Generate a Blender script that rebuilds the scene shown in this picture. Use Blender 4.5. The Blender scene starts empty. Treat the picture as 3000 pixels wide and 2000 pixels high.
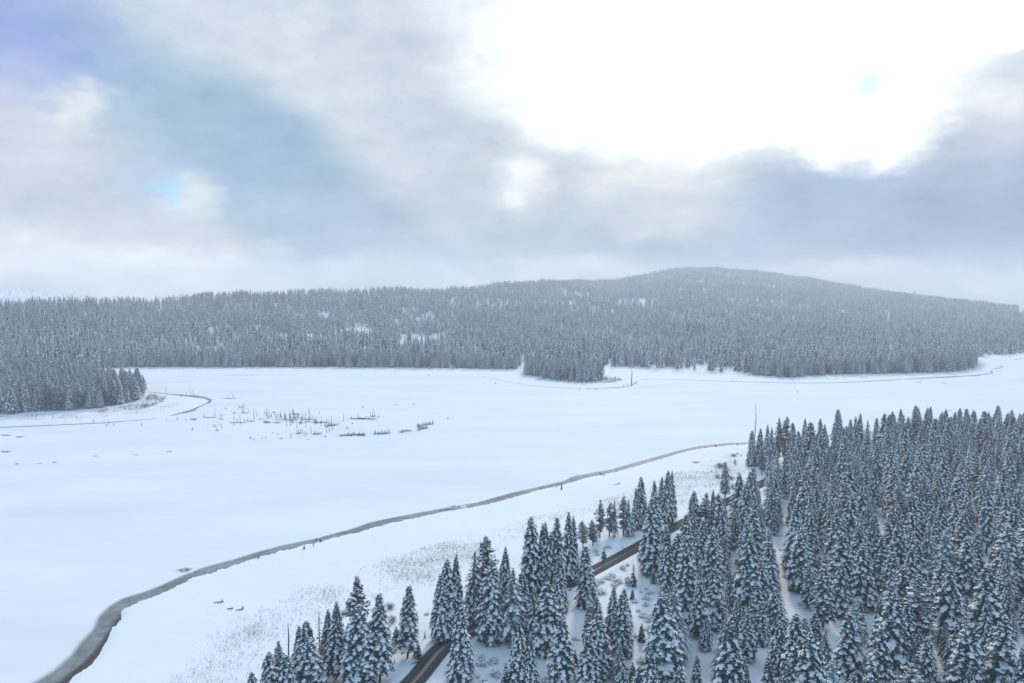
import bpy, math, random
import numpy as np
from mathutils import Vector

random.seed(7)
rs = np.random.RandomState(11)
S = bpy.context.scene
COL = S.collection
R = math.radians

# ------------------------------------------------------------------ camera
CAM_H = 115.0
PITCH = math.atan(0.065)
cam_d = bpy.data.cameras.new('camera')
cam_d.sensor_width = 36.0
cam_d.lens = 24.0
cam_d.clip_start = 1.0
cam_d.clip_end = 40000.0
cam = bpy.data.objects.new('camera', cam_d)
COL.objects.link(cam)
cam.location = (0, 0, CAM_H)
cam.rotation_euler = (math.pi / 2 - PITCH, 0, 0)
S.camera = cam

# ------------------------------------------------------------------ render settings
S.render.engine = 'CYCLES'
cy = S.cycles
cy.max_bounces = 5
cy.diffuse_bounces = 3
cy.glossy_bounces = 2
cy.transmission_bounces = 1
cy.volume_bounces = 1
cy.transparent_max_bounces = 4
cy.use_adaptive_sampling = True
cy.adaptive_threshold = 0.01
cy.use_denoising = True
cy.caustics_reflective = False
cy.caustics_refractive = False
S.view_settings.view_transform = 'Standard'
S.view_settings.look = 'None'
S.view_settings.gamma = 1.0
S.view_settings.use_curve_mapping = False
S.view_settings.exposure = 0.03

# ------------------------------------------------------------------ sun and sky
SUN_AZ, SUN_EL = R(14), R(30)          # to the right of straight ahead (+Y), above the horizon
sun_d = bpy.data.lights.new('sun', 'SUN')
sun_d.energy = 1.9
sun_d.angle = R(11)
sun_d.color = (1.0, 0.94, 0.83)
sun = bpy.data.objects.new('sun', sun_d)
COL.objects.link(sun)
sv = Vector((math.sin(SUN_AZ) * math.cos(SUN_EL), math.cos(SUN_AZ) * math.cos(SUN_EL), math.sin(SUN_EL)))
sun.rotation_euler = sv.to_track_quat('Z', 'Y').to_euler()
sun.location = (300, 1500, 900)


def lin(c):
    out = []
    for v in c:
        v = v / 255.0
        out.append(v / 12.92 if v <= 0.04045 else ((v + 0.055) / 1.055) ** 2.4)
    return out


def px_dir(px, py):
    xn, yn = (px - 1500) / 2000.0, (1000 - py) / 2000.0
    c, s = math.cos(PITCH), math.sin(PITCH)
    return Vector((xn, c + yn * s, -s + yn * c))


world = bpy.data.worlds.new('World')
S.world = world
world.use_nodes = True
nt = world.node_tree
nt.nodes.clear()


class NT:
    """tiny expression helper for node trees"""
    def __init__(self, tree):
        self.t = tree

    def n(self, typ, **kw):
        nd = self.t.nodes.new(typ)
        for k, v in kw.items():
            setattr(nd, k, v)
        return nd

    def link(self, a, b):
        self.t.links.new(a, b)

    def put(self, sock, v):
        if hasattr(v, 'is_output') or isinstance(v, bpy.types.NodeSocket):
            self.link(v, sock)
        else:
            sock.default_value = v

    def m(self, op, a, b=0.0, c=0.0):
        nd = self.n('ShaderNodeMath', operation=op)
        self.put(nd.inputs[0], a)
        self.put(nd.inputs[1], b)
        self.put(nd.inputs[2], c)
        return nd.outputs[0]

    def mix(self, f, a, b, blend='MIX'):
        nd = self.n('ShaderNodeMix', data_type='RGBA', blend_type=blend)
        self.put(nd.inputs[0], f)
        self.put(nd.inputs[6], a)
        self.put(nd.inputs[7], b)
        return nd.outputs[2]

    def smooth(self, v, lo, hi, a=0.0, b=1.0):
        nd = self.n('ShaderNodeMapRange', interpolation_type='SMOOTHSTEP')
        self.put(nd.inputs[0], v)
        nd.inputs[1].default_value = lo
        nd.inputs[2].default_value = hi
        nd.inputs[3].default_value = a
        nd.inputs[4].default_value = b
        return nd.outputs[0]

    def noise(self, vec, scale, detail=3.0, rough=0.5, dim='3D'):
        nd = self.n('ShaderNodeTexNoise', noise_dimensions=dim)
        if vec is not None:
            self.link(vec, nd.inputs['Vector'])
        nd.inputs['Scale'].default_value = scale
        nd.inputs['Detail'].default_value = detail
        nd.inputs['Roughness'].default_value = rough
        return nd


W = NT(nt)
tc = W.n('ShaderNodeTexCoord')
gdir = tc.outputs['Generated']
sep = W.n('ShaderNodeSeparateXYZ')
W.link(gdir, sep.inputs[0])
dx, dy, dz = sep.outputs
az0 = W.m('ARCTAN2', dx, dy)
el0 = W.m('ARCSINE', dz)
# stretched coordinates: cloud streaks lie flatter than they are wide
comb = W.n('ShaderNodeCombineXYZ')
W.link(az0, comb.inputs[0])
W.link(W.m('MULTIPLY', el0, 1.9), comb.inputs[1])
cl = comb.outputs[0]
w1 = W.noise(cl, 3.2, 4.0, 0.55)
w2 = W.noise(cl, 11.0, 5.0, 0.6)
s1 = W.n('ShaderNodeSeparateColor'); W.link(w1.outputs['Color'], s1.inputs[0])
s2 = W.n('ShaderNodeSeparateColor'); W.link(w2.outputs['Color'], s2.inputs[0])


def warp(base, ca, cb, a, b):
    t = W.m('MULTIPLY_ADD', W.m('SUBTRACT', ca, 0.5), a, base)
    return W.m('MULTIPLY_ADD', W.m('SUBTRACT', cb, 0.5), b, t)


az = warp(az0, s1.outputs[0], s2.outputs[0], 0.20, 0.075)
el = warp(el0, s1.outputs[1], s2.outputs[1], 0.13, 0.055)

sky = W.n('ShaderNodeTexSky', sky_type='NISHITA')
sky.sun_disc = False
sky.sun_elevation = SUN_EL
sky.sun_rotation = SUN_AZ
sky.altitude = 1500
skyc = W.n('ShaderNodeVectorMath', operation='SCALE')
W.link(sky.outputs[0], skyc.inputs[0])
skyc.inputs['Scale'].default_value = 0.10
clear = skyc.outputs[0]

# cloud deck: a base tone, then cloud masses (px centre in the photo's 3000x2000 frame -> direction)
cloud = (*[x * 1.1 for x in lin((164, 198, 233))], 1)
MASSES = [
    # cx, cy, rx, ry, rot, colour, gain, strength, inner, outer
    (1800, -900, 2600, 1100, 0, (212, 221, 230), 1.0, .7, .3, 1.5),
    (1500, 820, 3200, 600, 0, (204, 213, 222), 1.0, 1, .6, 1.3),
    (150, 470, 420, 330, 0, (204, 212, 227), 1, .8, .3, 1.3),
    (330, 800, 620, 130, 0, (233, 234, 231), 1, .9, .2, 1.4),
    (900, 130, 620, 230, 5, (213, 222, 231), 1, .9, .2, 1.4),
    (1350, 420, 420, 260, 20, (197, 210, 222), 1, .9, .2, 1.4),
    (560, 350, 520, 150, 22, (156, 189, 213), 1, .95, .2, 1.5),
    (860, 560, 400, 150, 30, (150, 181, 210), 1, .95, .2, 1.5),
    (1050, 700, 330, 90, 12, (164, 189, 211), 1, .85, .15, 1.5),
    (60, 110, 330, 190, 8, (148, 167, 222), 1, .95, .1, 1.5),
    (240, 350, 70, 80, 40, (230, 236, 240), 1, .7, .0, 1.6),
    (490, 525, 190, 60, 8, (178, 210, 236), 1, .6, .0, 1.5),
    (612, 548, 95, 55, 0, (228, 237, 236), 1, .8, .0, 1.5),
    (840, 705, 90, 34, 0, (220, 234, 238), 1, .7, .0, 1.5),
    (1030, 775, 190, 34, 0, (218, 224, 230), 1, .7, .0, 1.5),
    (1330, 650, 170, 55, -12, (226, 230, 232), 1, .7, .0, 1.5),
    (1560, 690, 520, 85, 4, (176, 193, 210), 1, .75, .1, 1.5),
    (1720, 470, 330, 90, 0, (212, 221, 227), 1, .8, .1, 1.5),
    (1900, 545, 200, 50, 0, (234, 238, 236), 1, .8, .0, 1.5),
    (1900, 640, 140, 42, 0, (222, 227, 230), 1, .8, .0, 1.5),
    (1990, 720, 420, 62, 4, (168, 189, 210), 1, .9, .1, 1.5),
    (2900, 430, 380, 260, 0, (206, 213, 228), 1, .9, .2, 1.4),
    (2780, 640, 640, 200, 0, (147, 168, 199), 1, 1, .35, 1.3),
    (2380, 600, 260, 120, -10, (164, 184, 214), 1, .95, .2, 1.4),
    (2950, 270, 130, 70, 0, (240, 245, 246), 1, .8, .0, 1.4),
    (1640, 800, 330, 44, 0, (226, 232, 233), 1, .8, .1, 1.5),
    (2480, 800, 420, 38, 3, (218, 224, 231), 1, .8, .1, 1.5),
    (2510, 775, 60, 40, 0, (230, 232, 235), 1, .7, .0, 1.4),
    (2960, 850, 300, 50, 0, (222, 227, 232), 1, .8, .1, 1.5),
    (430, 765, 230, 50, 4, (250, 250, 246), 1.1, .9, .0, 1.5),
    (110, 800, 240, 55, 0, (248, 248, 244), 1.05, .85, .0, 1.5),
    (660, 770, 130, 48, 0, (250, 250, 247), 1.1, .9, .0, 1.5),
    (250, 345, 60, 70, 30, (240, 243, 244), 1, .7, .0, 1.5),
    (960, 800, 420, 30, 0, (205, 216, 224), 1, .7, .0, 1.5),
    (1532, 545, 80, 75, 0, (252, 253, 252), 1.05, .9, .0, 1.5),
    (2150, 40, 860, 340, 0, (252, 252, 246), 1.45, 1, .45, 1.3),
    (1980, 290, 460, 180, 10, (252, 252, 246), 1.4, 1, .4, 1.35),
    (2480, 320, 270, 190, 0, (252, 252, 246), 1.5, 1, .7, 1.2),
    (2900, -60, 620, 180, -8, (252, 252, 246), 1.4, 1, .6, 1.25),
    (2555, 230, 100, 95, 30, (212, 244, 240), 1.05, .8, .0, 1.5),
]
for (cx, cyy, rx, ry, rot, colr, gain, stg, inner, outer) in MASSES:
    d = px_dir(cx, cyy).normalized()
    a_c, e_c = math.atan2(d.x, d.y), math.asin(d.z)
    k = math.cos(a_c)
    ra, re = rx / 2000.0 * k * k + 1e-4, ry / 2000.0 * k
    da = W.m('SUBTRACT', az, a_c)
    de = W.m('SUBTRACT', el, e_c)
    c_, s_ = math.cos(R(rot)), math.sin(R(rot))
    u = W.m('MULTIPLY_ADD', da, c_ / ra, W.m('MULTIPLY', de, -s_ / ra))
    v = W.m('MULTIPLY_ADD', da, s_ / re, W.m('MULTIPLY', de, c_ / re))
    q = W.m('SQRT', W.m('MULTIPLY_ADD', u, u, W.m('MULTIPLY', v, v)))
    f = W.smooth(q, inner, outer, stg, 0.0)
    cloud = W.mix(f, cloud, (*[x * gain for x in lin(colr)], 1))
# fine cloud structure
n3 = W.noise(cl, 7.0, 6.0, 0.58)
n4 = W.noise(cl, 19.0, 5.0, 0.6)
br = W.m('ADD', W.m('MULTIPLY_ADD', n3.outputs['Fac'], 0.66, 0.675), W.m('MULTIPLY_ADD', n4.outputs['Fac'], 0.3, -0.15))
brc = W.n('ShaderNodeCombineColor')
W.link(W.m('POWER', br, 1.25), brc.inputs[0]); W.link(br, brc.inputs[1]); W.link(W.m('POWER', br, 0.75), brc.inputs[2])
cloud = W.mix(1.0, cloud, brc.outputs[0], 'MULTIPLY')
# a small tear in the deck shows the clear sky
gap = None
for (cx, cyy, rx, ry) in [(510, 525, 60, 14), (538, 545, 20, 26)]:
    d = px_dir(cx, cyy).normalized()
    u = W.m('MULTIPLY', W.m('SUBTRACT', az, math.atan2(d.x, d.y)), 2000.0 / rx / .8)
    v = W.m('MULTIPLY', W.m('SUBTRACT', el, math.asin(d.z)), 2000.0 / ry)
    q = W.m('SQRT', W.m('MULTIPLY_ADD', u, u, W.m('MULTIPLY', v, v)))
    f = W.smooth(q, .0, 1.8, .42, 0)
    gap = f if gap is None else W.m('MAXIMUM', gap, f)
blue = W.mix(1.0, clear, (0.7, 1.3, 1.8, 1), 'MULTIPLY')
final = W.mix(gap, cloud, blue)
bg = W.n('ShaderNodeBackground')
W.link(final, bg.inputs[0])
bg.inputs[1].default_value = 1.0
wo = W.n('ShaderNodeOutputWorld')
W.link(bg.outputs[0], wo.inputs[0])
world.cycles.sampling_method = 'MANUAL'
world.cycles.sample_map_resolution = 1024

# ------------------------------------------------------------------ helpers: pixels to places

def at(px, py, z=0.0):
    d = px_dir(px, py)
    t = (z - CAM_H) / d.z
    return Vector((d.x * t, d.y * t, z))


def slope_of(py):
    """rise per metre of forward depth of the sight line through image row py"""
    yn = (1000 - np.asarray(py, float)) / 2000.0
    c, s = math.cos(PITCH), math.sin(PITCH)
    return (-s + yn * c) / (c + yn * s)


def depth_of(py):
    return -CAM_H / slope_of(py)


def interp(pts, x):
    a = np.array(sorted(pts))
    return np.interp(x, a[:, 0], a[:, 1])


def project(p):
    c, s = math.cos(PITCH), math.sin(PITCH)
    zz = p[2] - CAM_H
    f = p[1] * c - zz * s
    u = p[1] * s + zz * c
    return 1500 + 2000 * p[0] / f, 1000 - 2000 * u / f


def sines(x, y, lo, hi, n, seed):
    r = np.random.RandomState(seed)
    out = np.zeros_like(x, dtype=float)
    for _ in range(n):
        wl = math.exp(r.uniform(math.log(lo), math.log(hi)))
        th = r.uniform(0, 2 * math.pi)
        out += np.sin((x * math.cos(th) + y * math.sin(th)) * 2 * math.pi / wl + r.uniform(0, 6.28)) * (wl / hi) ** .7
    return out / math.sqrt(n)


def dist_poly(x, y, pts, closed=False):
    """distance from points to a polyline"""
    p = np.array(pts, float)
    if closed:
        p = np.vstack([p, p[:1]])
    best = np.full(x.shape, 1e18)
    for a, b in zip(p[:-1], p[1:]):
        ab = b - a
        L = ab @ ab + 1e-9
        t = np.clip(((x - a[0]) * ab[0] + (y - a[1]) * ab[1]) / L, 0, 1)
        d2 = (x - a[0] - t * ab[0]) ** 2 + (y - a[1] - t * ab[1]) ** 2
        best = np.minimum(best, d2)
    return np.sqrt(best)


def inside(x, y, pts):
    p = np.array(pts, float)
    res = np.zeros(np.shape(x), bool)
    j = len(p) - 1
    for i in range(len(p)):
        xi, yi, xj, yj = p[i, 0], p[i, 1], p[j, 0], p[j, 1]
        cond = ((yi > y) != (yj > y)) & (x < (xj - xi) * (y - yi) / (yj - yi + 1e-12) + xi)
        res ^= cond
        j = i
    return res


def smoothstep(t):
    t = np.clip(t, 0, 1)
    return t * t * (3 - 2 * t)


# ------------------------------------------------------------------ materials

def new_mat(name):
    m = bpy.data.materials.new(name)
    m.use_nodes = True
    t = m.node_tree
    b = t.nodes['Principled BSDF']
    return m, NT(t), b


def simple(name, col, rough=.8, spec=.3, var=0.0, nscale=1.0, bump=0.0, bscale=4.0):
    m, t, b = new_mat(name)
    b.inputs['Roughness'].default_value = rough
    b.inputs['Specular IOR Level'].default_value = spec
    geo = t.n('ShaderNodeNewGeometry')
    if var > 0:
        nz = t.noise(geo.outputs['Position'], nscale, 3.0)
        oi = t.n('ShaderNodeObjectInfo')
        f = t.m('MULTIPLY_ADD', nz.outputs['Fac'], var * 1.4, 1 - var * .7)
        f = t.m('MULTIPLY', f, t.m('MULTIPLY_ADD', oi.outputs['Random'], var, 1 - var * .5))
        cc = t.n('ShaderNodeCombineColor')
        for i in range(3):
            t.link(f, cc.inputs[i])
        t.link(t.mix(1.0, (*col, 1), cc.outputs[0], 'MULTIPLY'), b.inputs['Base Color'])
    else:
        b.inputs['Base Color'].default_value = (*col, 1)
    if bump > 0:
        nb = t.noise(geo.outputs['Position'], bscale, 4.0)
        bp = t.n('ShaderNodeBump')
        bp.inputs['Strength'].default_value = bump
        bp.inputs['Distance'].default_value = 0.3
        t.link(nb.outputs['Fac'], bp.inputs['Height'])
        t.link(bp.outputs[0], b.inputs['Normal'])
    return m


SNOW = (.88, .888, .895)
M_bough_snow = simple('bough_snow', SNOW, .6, .25)
M_needle = simple('fir_needles', (.016, .060, .074), .65, .3, .5, .6)
M_pine = simple('pine_needles', (.045, .070, .066), .65, .3, .5, .6)
M_frost = simple('frosted_needles', (.17, .225, .245), .7, .25, .5, .6)
M_stand = simple('stand_needles', (.060, .098, .112), .65, .3, .5, .6)
M_mid = simple('dusted_needles', (.028, .064, .078), .65, .3, .5, .6)
M_dead_needle = simple('dead_needles', (.17, .13, .12), .8, .2, .4, .8)
M_bark = simple('bark', (.075, .058, .045), .9, .2, .4, 3)
M_deadwood = simple('dead_wood', (.17, .155, .15), .9, .2, .5, 2)
M_redwood = simple('weathered_red_wood', (.17, .095, .08), .9, .2, .4, 2)
M_twig = simple('bare_twigs', (.36, .30, .28), .9, .1, .5, 3)
M_grass = simple('dry_grass', (.21, .135, .075), .9, .1, .6, .3)
M_brush = simple('brown_brush', (.20, .14, .12), .9, .1, .5, .2)
M_metal = simple('galvanised_steel', (.32, .33, .34), .5, .5)
M_poleWood = simple('pole_wood', (.12, .09, .07), .85, .2, .3, 3)
M_ceramic = simple('insulator_ceramic', (.35, .33, .31), .3, .5)
M_yellow = simple('yellow_paint', (.42, .29, .08), .7, .3, .5, 1.5)


def snow_ground_mat(name, bump_fine=.5):
    m, t, b = new_mat(name)
    geo = t.n('ShaderNodeNewGeometry')
    P = geo.outputs['Position']
    big = t.noise(P, .02, 3.0)
    mid = t.noise(P, .35, 4.0)
    f = t.m('MULTIPLY_ADD', big.outputs['Fac'], .06, .965)
    cc = t.n('ShaderNodeCombineColor')
    for i in range(3):
        t.link(f, cc.inputs[i])
    t.link(t.mix(1.0, (*SNOW, 1), cc.outputs[0], 'MULTIPLY'), b.inputs['Base Color'])
    b.inputs['Roughness'].default_value = .85
    b.inputs['Specular IOR Level'].default_value = .3
    bp = t.n('ShaderNodeBump')
    bp.inputs['Strength'].default_value = bump_fine
    bp.inputs['Distance'].default_value = .35
    t.link(mid.outputs['Fac'], bp.inputs['Height'])
    t.link(bp.outputs[0], b.inputs['Normal'])
    return m


M_snow_ground = snow_ground_mat('snow_on_land', .45)


def ice_color(t, P):
    """snow lying on the lake ice: large faint wind streaks"""
    mp = t.n('ShaderNodeMapping')
    mp.inputs['Scale'].default_value = (.006, .02, 1)
    t.link(P, mp.inputs['Vector'])
    a = t.noise(mp.outputs[0], 1.0, 4.0, .55)
    mp2 = t.n('ShaderNodeMapping')
    mp2.inputs['Scale'].default_value = (.05, .11, 1)
    t.link(P, mp2.inputs['Vector'])
    b2 = t.noise(mp2.outputs[0], 1.0, 3.0, .55)
    f = t.m('MULTIPLY_ADD', a.outputs['Fac'], .24, .84)
    f = t.m('MULTIPLY', f, t.m('MULTIPLY_ADD', b2.outputs['Fac'], .05, .975))
    cc = t.n('ShaderNodeCombineColor')
    t.link(t.m('POWER', f, 1.2), cc.inputs[0]); t.link(f, cc.inputs[1]); t.link(t.m('POWER', f, .8), cc.inputs[2])
    return t.mix(1.0, (*SNOW, 1), cc.outputs[0], 'MULTIPLY')


def lake_mat():
    m, t, b = new_mat('snow_on_ice')
    geo = t.n('ShaderNodeNewGeometry')
    t.link(ice_color(t, geo.outputs['Position']), b.inputs['Base Color'])
    b.inputs['Roughness'].default_value = .85
    b.inputs['Specular IOR Level'].default_value = .3
    return m


M_lake = lake_mat()


def wet_ice_mat(name, dark, mud=None):
    """bare grey ice: attribute 'bare' 0..1 mixes snow-covered to bare; attribute 'mud' browner"""
    m, t, b = new_mat(name)
    geo = t.n('ShaderNodeNewGeometry')
    P = geo.outputs['Position']
    sn = ice_color(t, P)
    nz = t.noise(P, .25, 5.0, .6)
    fine = t.noise(P, 1.3, 4.0, .65)
    att = t.n('ShaderNodeAttribute', attribute_name='bare')
    am = t.n('ShaderNodeAttribute', attribute_name='mud')
    mp = t.n('ShaderNodeMapping')
    mp.inputs['Scale'].default_value = (.05, .05, 1)
    t.link(P, mp.inputs['Vector'])
    wide = t.noise(mp.outputs[0], 1.0, 5.0, .65)
    ice = t.mix(t.smooth(t.m('MULTIPLY_ADD', nz.outputs['Fac'], .5, t.m('MULTIPLY', wide.outputs['Fac'], .5)), .38, .62), (*[x * .8 for x in dark], 1), (*[min(1, x * 1.45) for x in dark], 1))
    mudf = t.smooth(t.m('MULTIPLY_ADD', am.outputs['Fac'], 1.3, t.m('SUBTRACT', fine.outputs['Fac'], 1.0)), -.15, .45)
    ice = t.mix(mudf, ice, (.075, .062, .055, 1))
    f = t.smooth(t.m('ADD', att.outputs['Fac'], t.m('MULTIPLY_ADD', nz.outputs['Fac'], .35, -.175)), .05, .85)
    t.link(t.mix(f, sn, ice), b.inputs['Base Color'])
    rr = t.m('MULTIPLY_ADD', f, -.05, .6)
    t.link(rr, b.inputs['Roughness'])
    b.inputs['Specular IOR Level'].default_value = .06
    return m


M_wet = wet_ice_mat('bare_grey_ice', (.225, .235, .23))
M_patch = wet_ice_mat('thin_grey_ice', (.40, .45, .49))


def road_mat():
    m, t, b = new_mat('wet_asphalt')
    geo = t.n('ShaderNodeNewGeometry')
    P = geo.outputs['Position']
    att = t.n('ShaderNodeAttribute', attribute_name='across')   # -1..1 across the carriageway
    alo = t.n('ShaderNodeAttribute', attribute_name='along')
    a = att.outputs['Fac']
    nz = t.noise(P, .8, 5.0, .6)
    col = t.mix(t.smooth(nz.outputs['Fac'], .3, .7), (.062, .054, .050, 1), (.095, .084, .077, 1))
    # wheel tracks are wetter and darker, slush lies between them
    aa = t.m('ABSOLUTE', a)
    slush = t.smooth(t.m('ABSOLUTE', t.m('SUBTRACT', a, .04)), .06, .26, 1, 0)
    slush = t.m('MULTIPLY', slush, t.smooth(t.m('ADD', nz.outputs['Fac'], t.m('MULTIPLY', alo.outputs['Fac'], -.55)), .0, .5))
    lane = t.smooth(t.m('ABSOLUTE', t.m('SUBTRACT', a, .45)), .0, .12, 1, 0)
    lane = t.m('MULTIPLY', lane, t.smooth(t.m('MULTIPLY_ADD', alo.outputs['Fac'], -.5, nz.outputs['Fac']), .35, .75))
    edge = t.smooth(t.m('MULTIPLY_ADD', nz.outputs['Fac'], .16, aa), .96, 1.06)
    sl = t.m('MAXIMUM', t.m('MULTIPLY', slush, .75), t.m('MULTIPLY', lane, .25))
    col = t.mix(sl, col, (.42, .38, .37, 1))
    col = t.mix(edge, col, (.6, .6, .6, 1))
    t.link(col, b.inputs['Base Color'])
    b.inputs['Roughness'].default_value = .85
    b.inputs['Specular IOR Level'].default_value = .08
    return m


M_road = road_mat()

# ------------------------------------------------------------------ mesh helpers

def mesh_np(name, verts, quads=None, tris=None, mats=(), smooth=False, attrs=None):
    me = bpy.data.meshes.new(name)
    verts = np.asarray(verts, np.float32)
    me.vertices.add(len(verts))
    me.vertices.foreach_set('co', verts.ravel())
    loops, starts, totals, n0 = [], [], [], 0
    for arr, k in ((quads, 4), (tris, 3)):
        if arr is None or len(arr) == 0:
            continue
        arr = np.asarray(arr, np.int32)
        loops.append(arr.ravel())
        starts.append(n0 + np.arange(len(arr)) * k)
        totals.append(np.full(len(arr), k))
        n0 += arr.size
    lp = np.concatenate(loops).astype(np.int32)
    me.loops.add(len(lp))
    me.loops.foreach_set('vertex_index', lp)
    st = np.concatenate(starts).astype(np.int32)
    me.polygons.add(len(st))
    me.polygons.foreach_set('loop_start', st)
    me.polygons.foreach_set('loop_total', np.concatenate(totals).astype(np.int32))
    if smooth:
        me.polygons.foreach_set('use_smooth', np.ones(len(st), bool))
    for m in mats:
        me.materials.append(m)
    for k, v in (attrs or {}).items():
        a = me.attributes.new(k, 'FLOAT', 'POINT')
        a.data.foreach_set('value', np.asarray(v, np.float32))
    me.update(calc_edges=True)
    me.validate()
    return me


def link(name, me, parent=None, **props):
    o = bpy.data.objects.new(name, me)
    COL.objects.link(o)
    if parent:
        o.parent = parent
    for k, v in props.items():
        o[k] = v
    return o


def grid_quads(nr, nc):
    i = np.arange(nr * nc).reshape(nr, nc)
    return np.stack([i[:-1, :-1].ravel(), i[:-1, 1:].ravel(), i[1:, 1:].ravel(), i[1:, :-1].ravel()], 1)


class MB:
    """mesh builder for small meshes with several materials"""
    def __init__(self):
        self.v, self.f, self.m, self.s = [], [], [], []

    def add(self, vs, fs, mat=0, smooth=False):
        n = len(self.v)
        self.v += [tuple(p) for p in vs]
        for f in fs:
            self.f.append([i + n for i in f])
            self.m.append(mat)
            self.s.append(smooth)

    def tube(self, pts, rads, sides=6, mat=0, cap=True):
        pts = [Vector(p) for p in pts]
        rings = []
        for i, p in enumerate(pts):
            d = (pts[min(i + 1, len(pts) - 1)] - pts[max(i - 1, 0)])
            d = d.normalized() if d.length > 1e-6 else Vector((0, 0, 1))
            a = d.cross(Vector((0, 1, 0)) if abs(d.y) < .8 else Vector((1, 0, 0))).normalized()
            b = d.cross(a)
            rings.append([p + (a * math.cos(2 * math.pi * k / sides) + b * math.sin(2 * math.pi * k / sides)) * rads[i] for k in range(sides)])
        vs = [q for r in rings for q in r]
        fs = []
        for i in range(len(pts) - 1):
            for k in range(sides):
                k2 = (k + 1) % sides
                fs.append([i * sides + k, i * sides + k2, (i + 1) * sides + k2, (i + 1) * sides + k])
        if cap:
            fs.append(list(range(sides))[::-1])
            fs.append([(len(pts) - 1) * sides + k for k in range(sides)])
        self.add(vs, fs, mat, True)

    def box(self, c, s, mat=0):
        x, y, z = c
        a, b, h = s[0] / 2, s[1] / 2, s[2] / 2
        vs = [(x + i * a, y + j * b, z + k * h) for i in (-1, 1) for j in (-1, 1) for k in (-1, 1)]
        self.add(vs, [[0, 1, 3, 2], [4, 6, 7, 5], [0, 4, 5, 1], [2, 3, 7, 6], [0, 2, 6, 4], [1, 5, 7, 3]], mat)

    def mesh(self, name, mats):
        me = bpy.data.meshes.new(name)
        me.from_pydata(self.v, [], self.f)
        me.polygons.foreach_set('material_index', self.m)
        me.polygons.foreach_set('use_smooth', self.s)
        for m in mats:
            me.materials.append(m)
        me.update()
        return me


# ------------------------------------------------------------------ shore lines (image rows -> ground)
LAKE_EDGE = [(-250, 2230), (-60, 2100), (100, 2000), (162, 1962), (214, 1915), (239, 1881), (278, 1839), (291, 1804), (325, 1772), (363, 1751),
             (427, 1732), (470, 1715), (526, 1689), (598, 1661), (684, 1638), (761, 1614), (833, 1595), (919, 1578), (1000, 1556),
             (1019, 1552), (1083, 1530), (1146, 1516), (1242, 1498), (1397, 1471), (1505, 1441), (1600, 1420), (1655, 1407),
             (1672, 1397), (1689, 1392), (1715, 1388), (1743, 1382), (1790, 1374), (1855, 1355), (1919, 1337), (2000, 1315),
             (2051, 1304.5), (2128, 1296.5), (2188, 1294), (2500, 1266), (3000, 1232), (3600, 1200)]
LAND_EDGE = [(-120, 2240), (60, 2100), (197, 2000), (226, 1975), (265, 1945), (295, 1911), (299, 1894), (314, 1873), (329, 1839), (354, 1813), (355, 1802),
             (352, 1792), (372, 1777), (410, 1759), (466, 1740), (521, 1715), (556, 1695), (620, 1676), (684, 1653), (748, 1633),
             (812, 1614), (919, 1589), (1000, 1567), (1019, 1564), (1083, 1548), (1146, 1530), (1210, 1517), (1287, 1500),
             (1403, 1481), (1518, 1452), (1600, 1428), (1651, 1418), (1674, 1411), (1702, 1402), (1753, 1390), (1779, 1386),
             (1830, 1373), (1893, 1355), (1945, 1340), (2000, 1323), (2051, 1312), (2128, 1303), (2188, 1300), (2500, 1269), (3000, 1235), (3600, 1203)]


def jitter_line(pts, step, amp, seed):
    """resample a pixel polyline and roughen it a little"""
    r = np.random.RandomState(seed)
    p = np.array(pts, float)
    seg = np.hypot(*np.diff(p, axis=0).T)
    s = np.concatenate([[0], np.cumsum(seg)])
    n = int(s[-1] / step)
    q = np.linspace(0, s[-1], n)
    x = np.interp(q, s, p[:, 0]); y = np.interp(q, s, p[:, 1])
    k = np.convolve(r.randn(n + 8), np.ones(5) / 5, 'same')[4:-4][:n]
    k2 = r.randn(n) * .5
    sc = np.clip((y - 1200) / 400, .15, 1.6)
    return np.stack([x, y + (k + k2) * amp * sc], 1)


land_px = jitter_line(LAND_EDGE, 5, 2.2, 3)
near_pts = np.array([at(x, y)[:2] for x, y in land_px])
near_az = np.degrees(np.arctan2(near_pts[:, 0], near_pts[:, 1]))


def near_radius(az_deg):
    """distance of the near shore for a bearing"""
    a = np.concatenate([[-180, -150, -110, -75, -48], near_az, [75, 110, 150, 180]])
    r_ = np.concatenate([[450, 300, 170, 140, 150], np.hypot(near_pts[:, 0], near_pts[:, 1]), [1200, 900, 600, 450]])
    o = np.argsort(a)
    return np.interp(az_deg, a[o], r_[o])


ROAD_PX = [(1020, 2160), (1120, 2065), (1207, 2000), (1287, 1905), (1335, 1872), (1396, 1840), (1530, 1776), (1670, 1707), (1759, 1660), (1855, 1608),
           (1941, 1560), (2050, 1507), (2136, 1466), (2239, 1412), (2290, 1382), (2338, 1356), (2420, 1325), (2520, 1300)]


def catmull(pts, n):
    P = [np.array(p, float) for p in pts]
    P = [2 * P[0] - P[1]] + P + [2 * P[-1] - P[-2]]
    out = []
    for i in range(1, len(P) - 2):
        for k in range(n):
            t = k / n
            out.append(.5 * ((2 * P[i]) + (-P[i - 1] + P[i + 1]) * t + (2 * P[i - 1] - 5 * P[i] + 4 * P[i + 1] - P[i + 2]) * t * t
                             + (-P[i - 1] + 3 * P[i] - 3 * P[i + 1] + P[i + 2]) * t ** 3))
    out.append(P[-2])
    return np.array(out)


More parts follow.
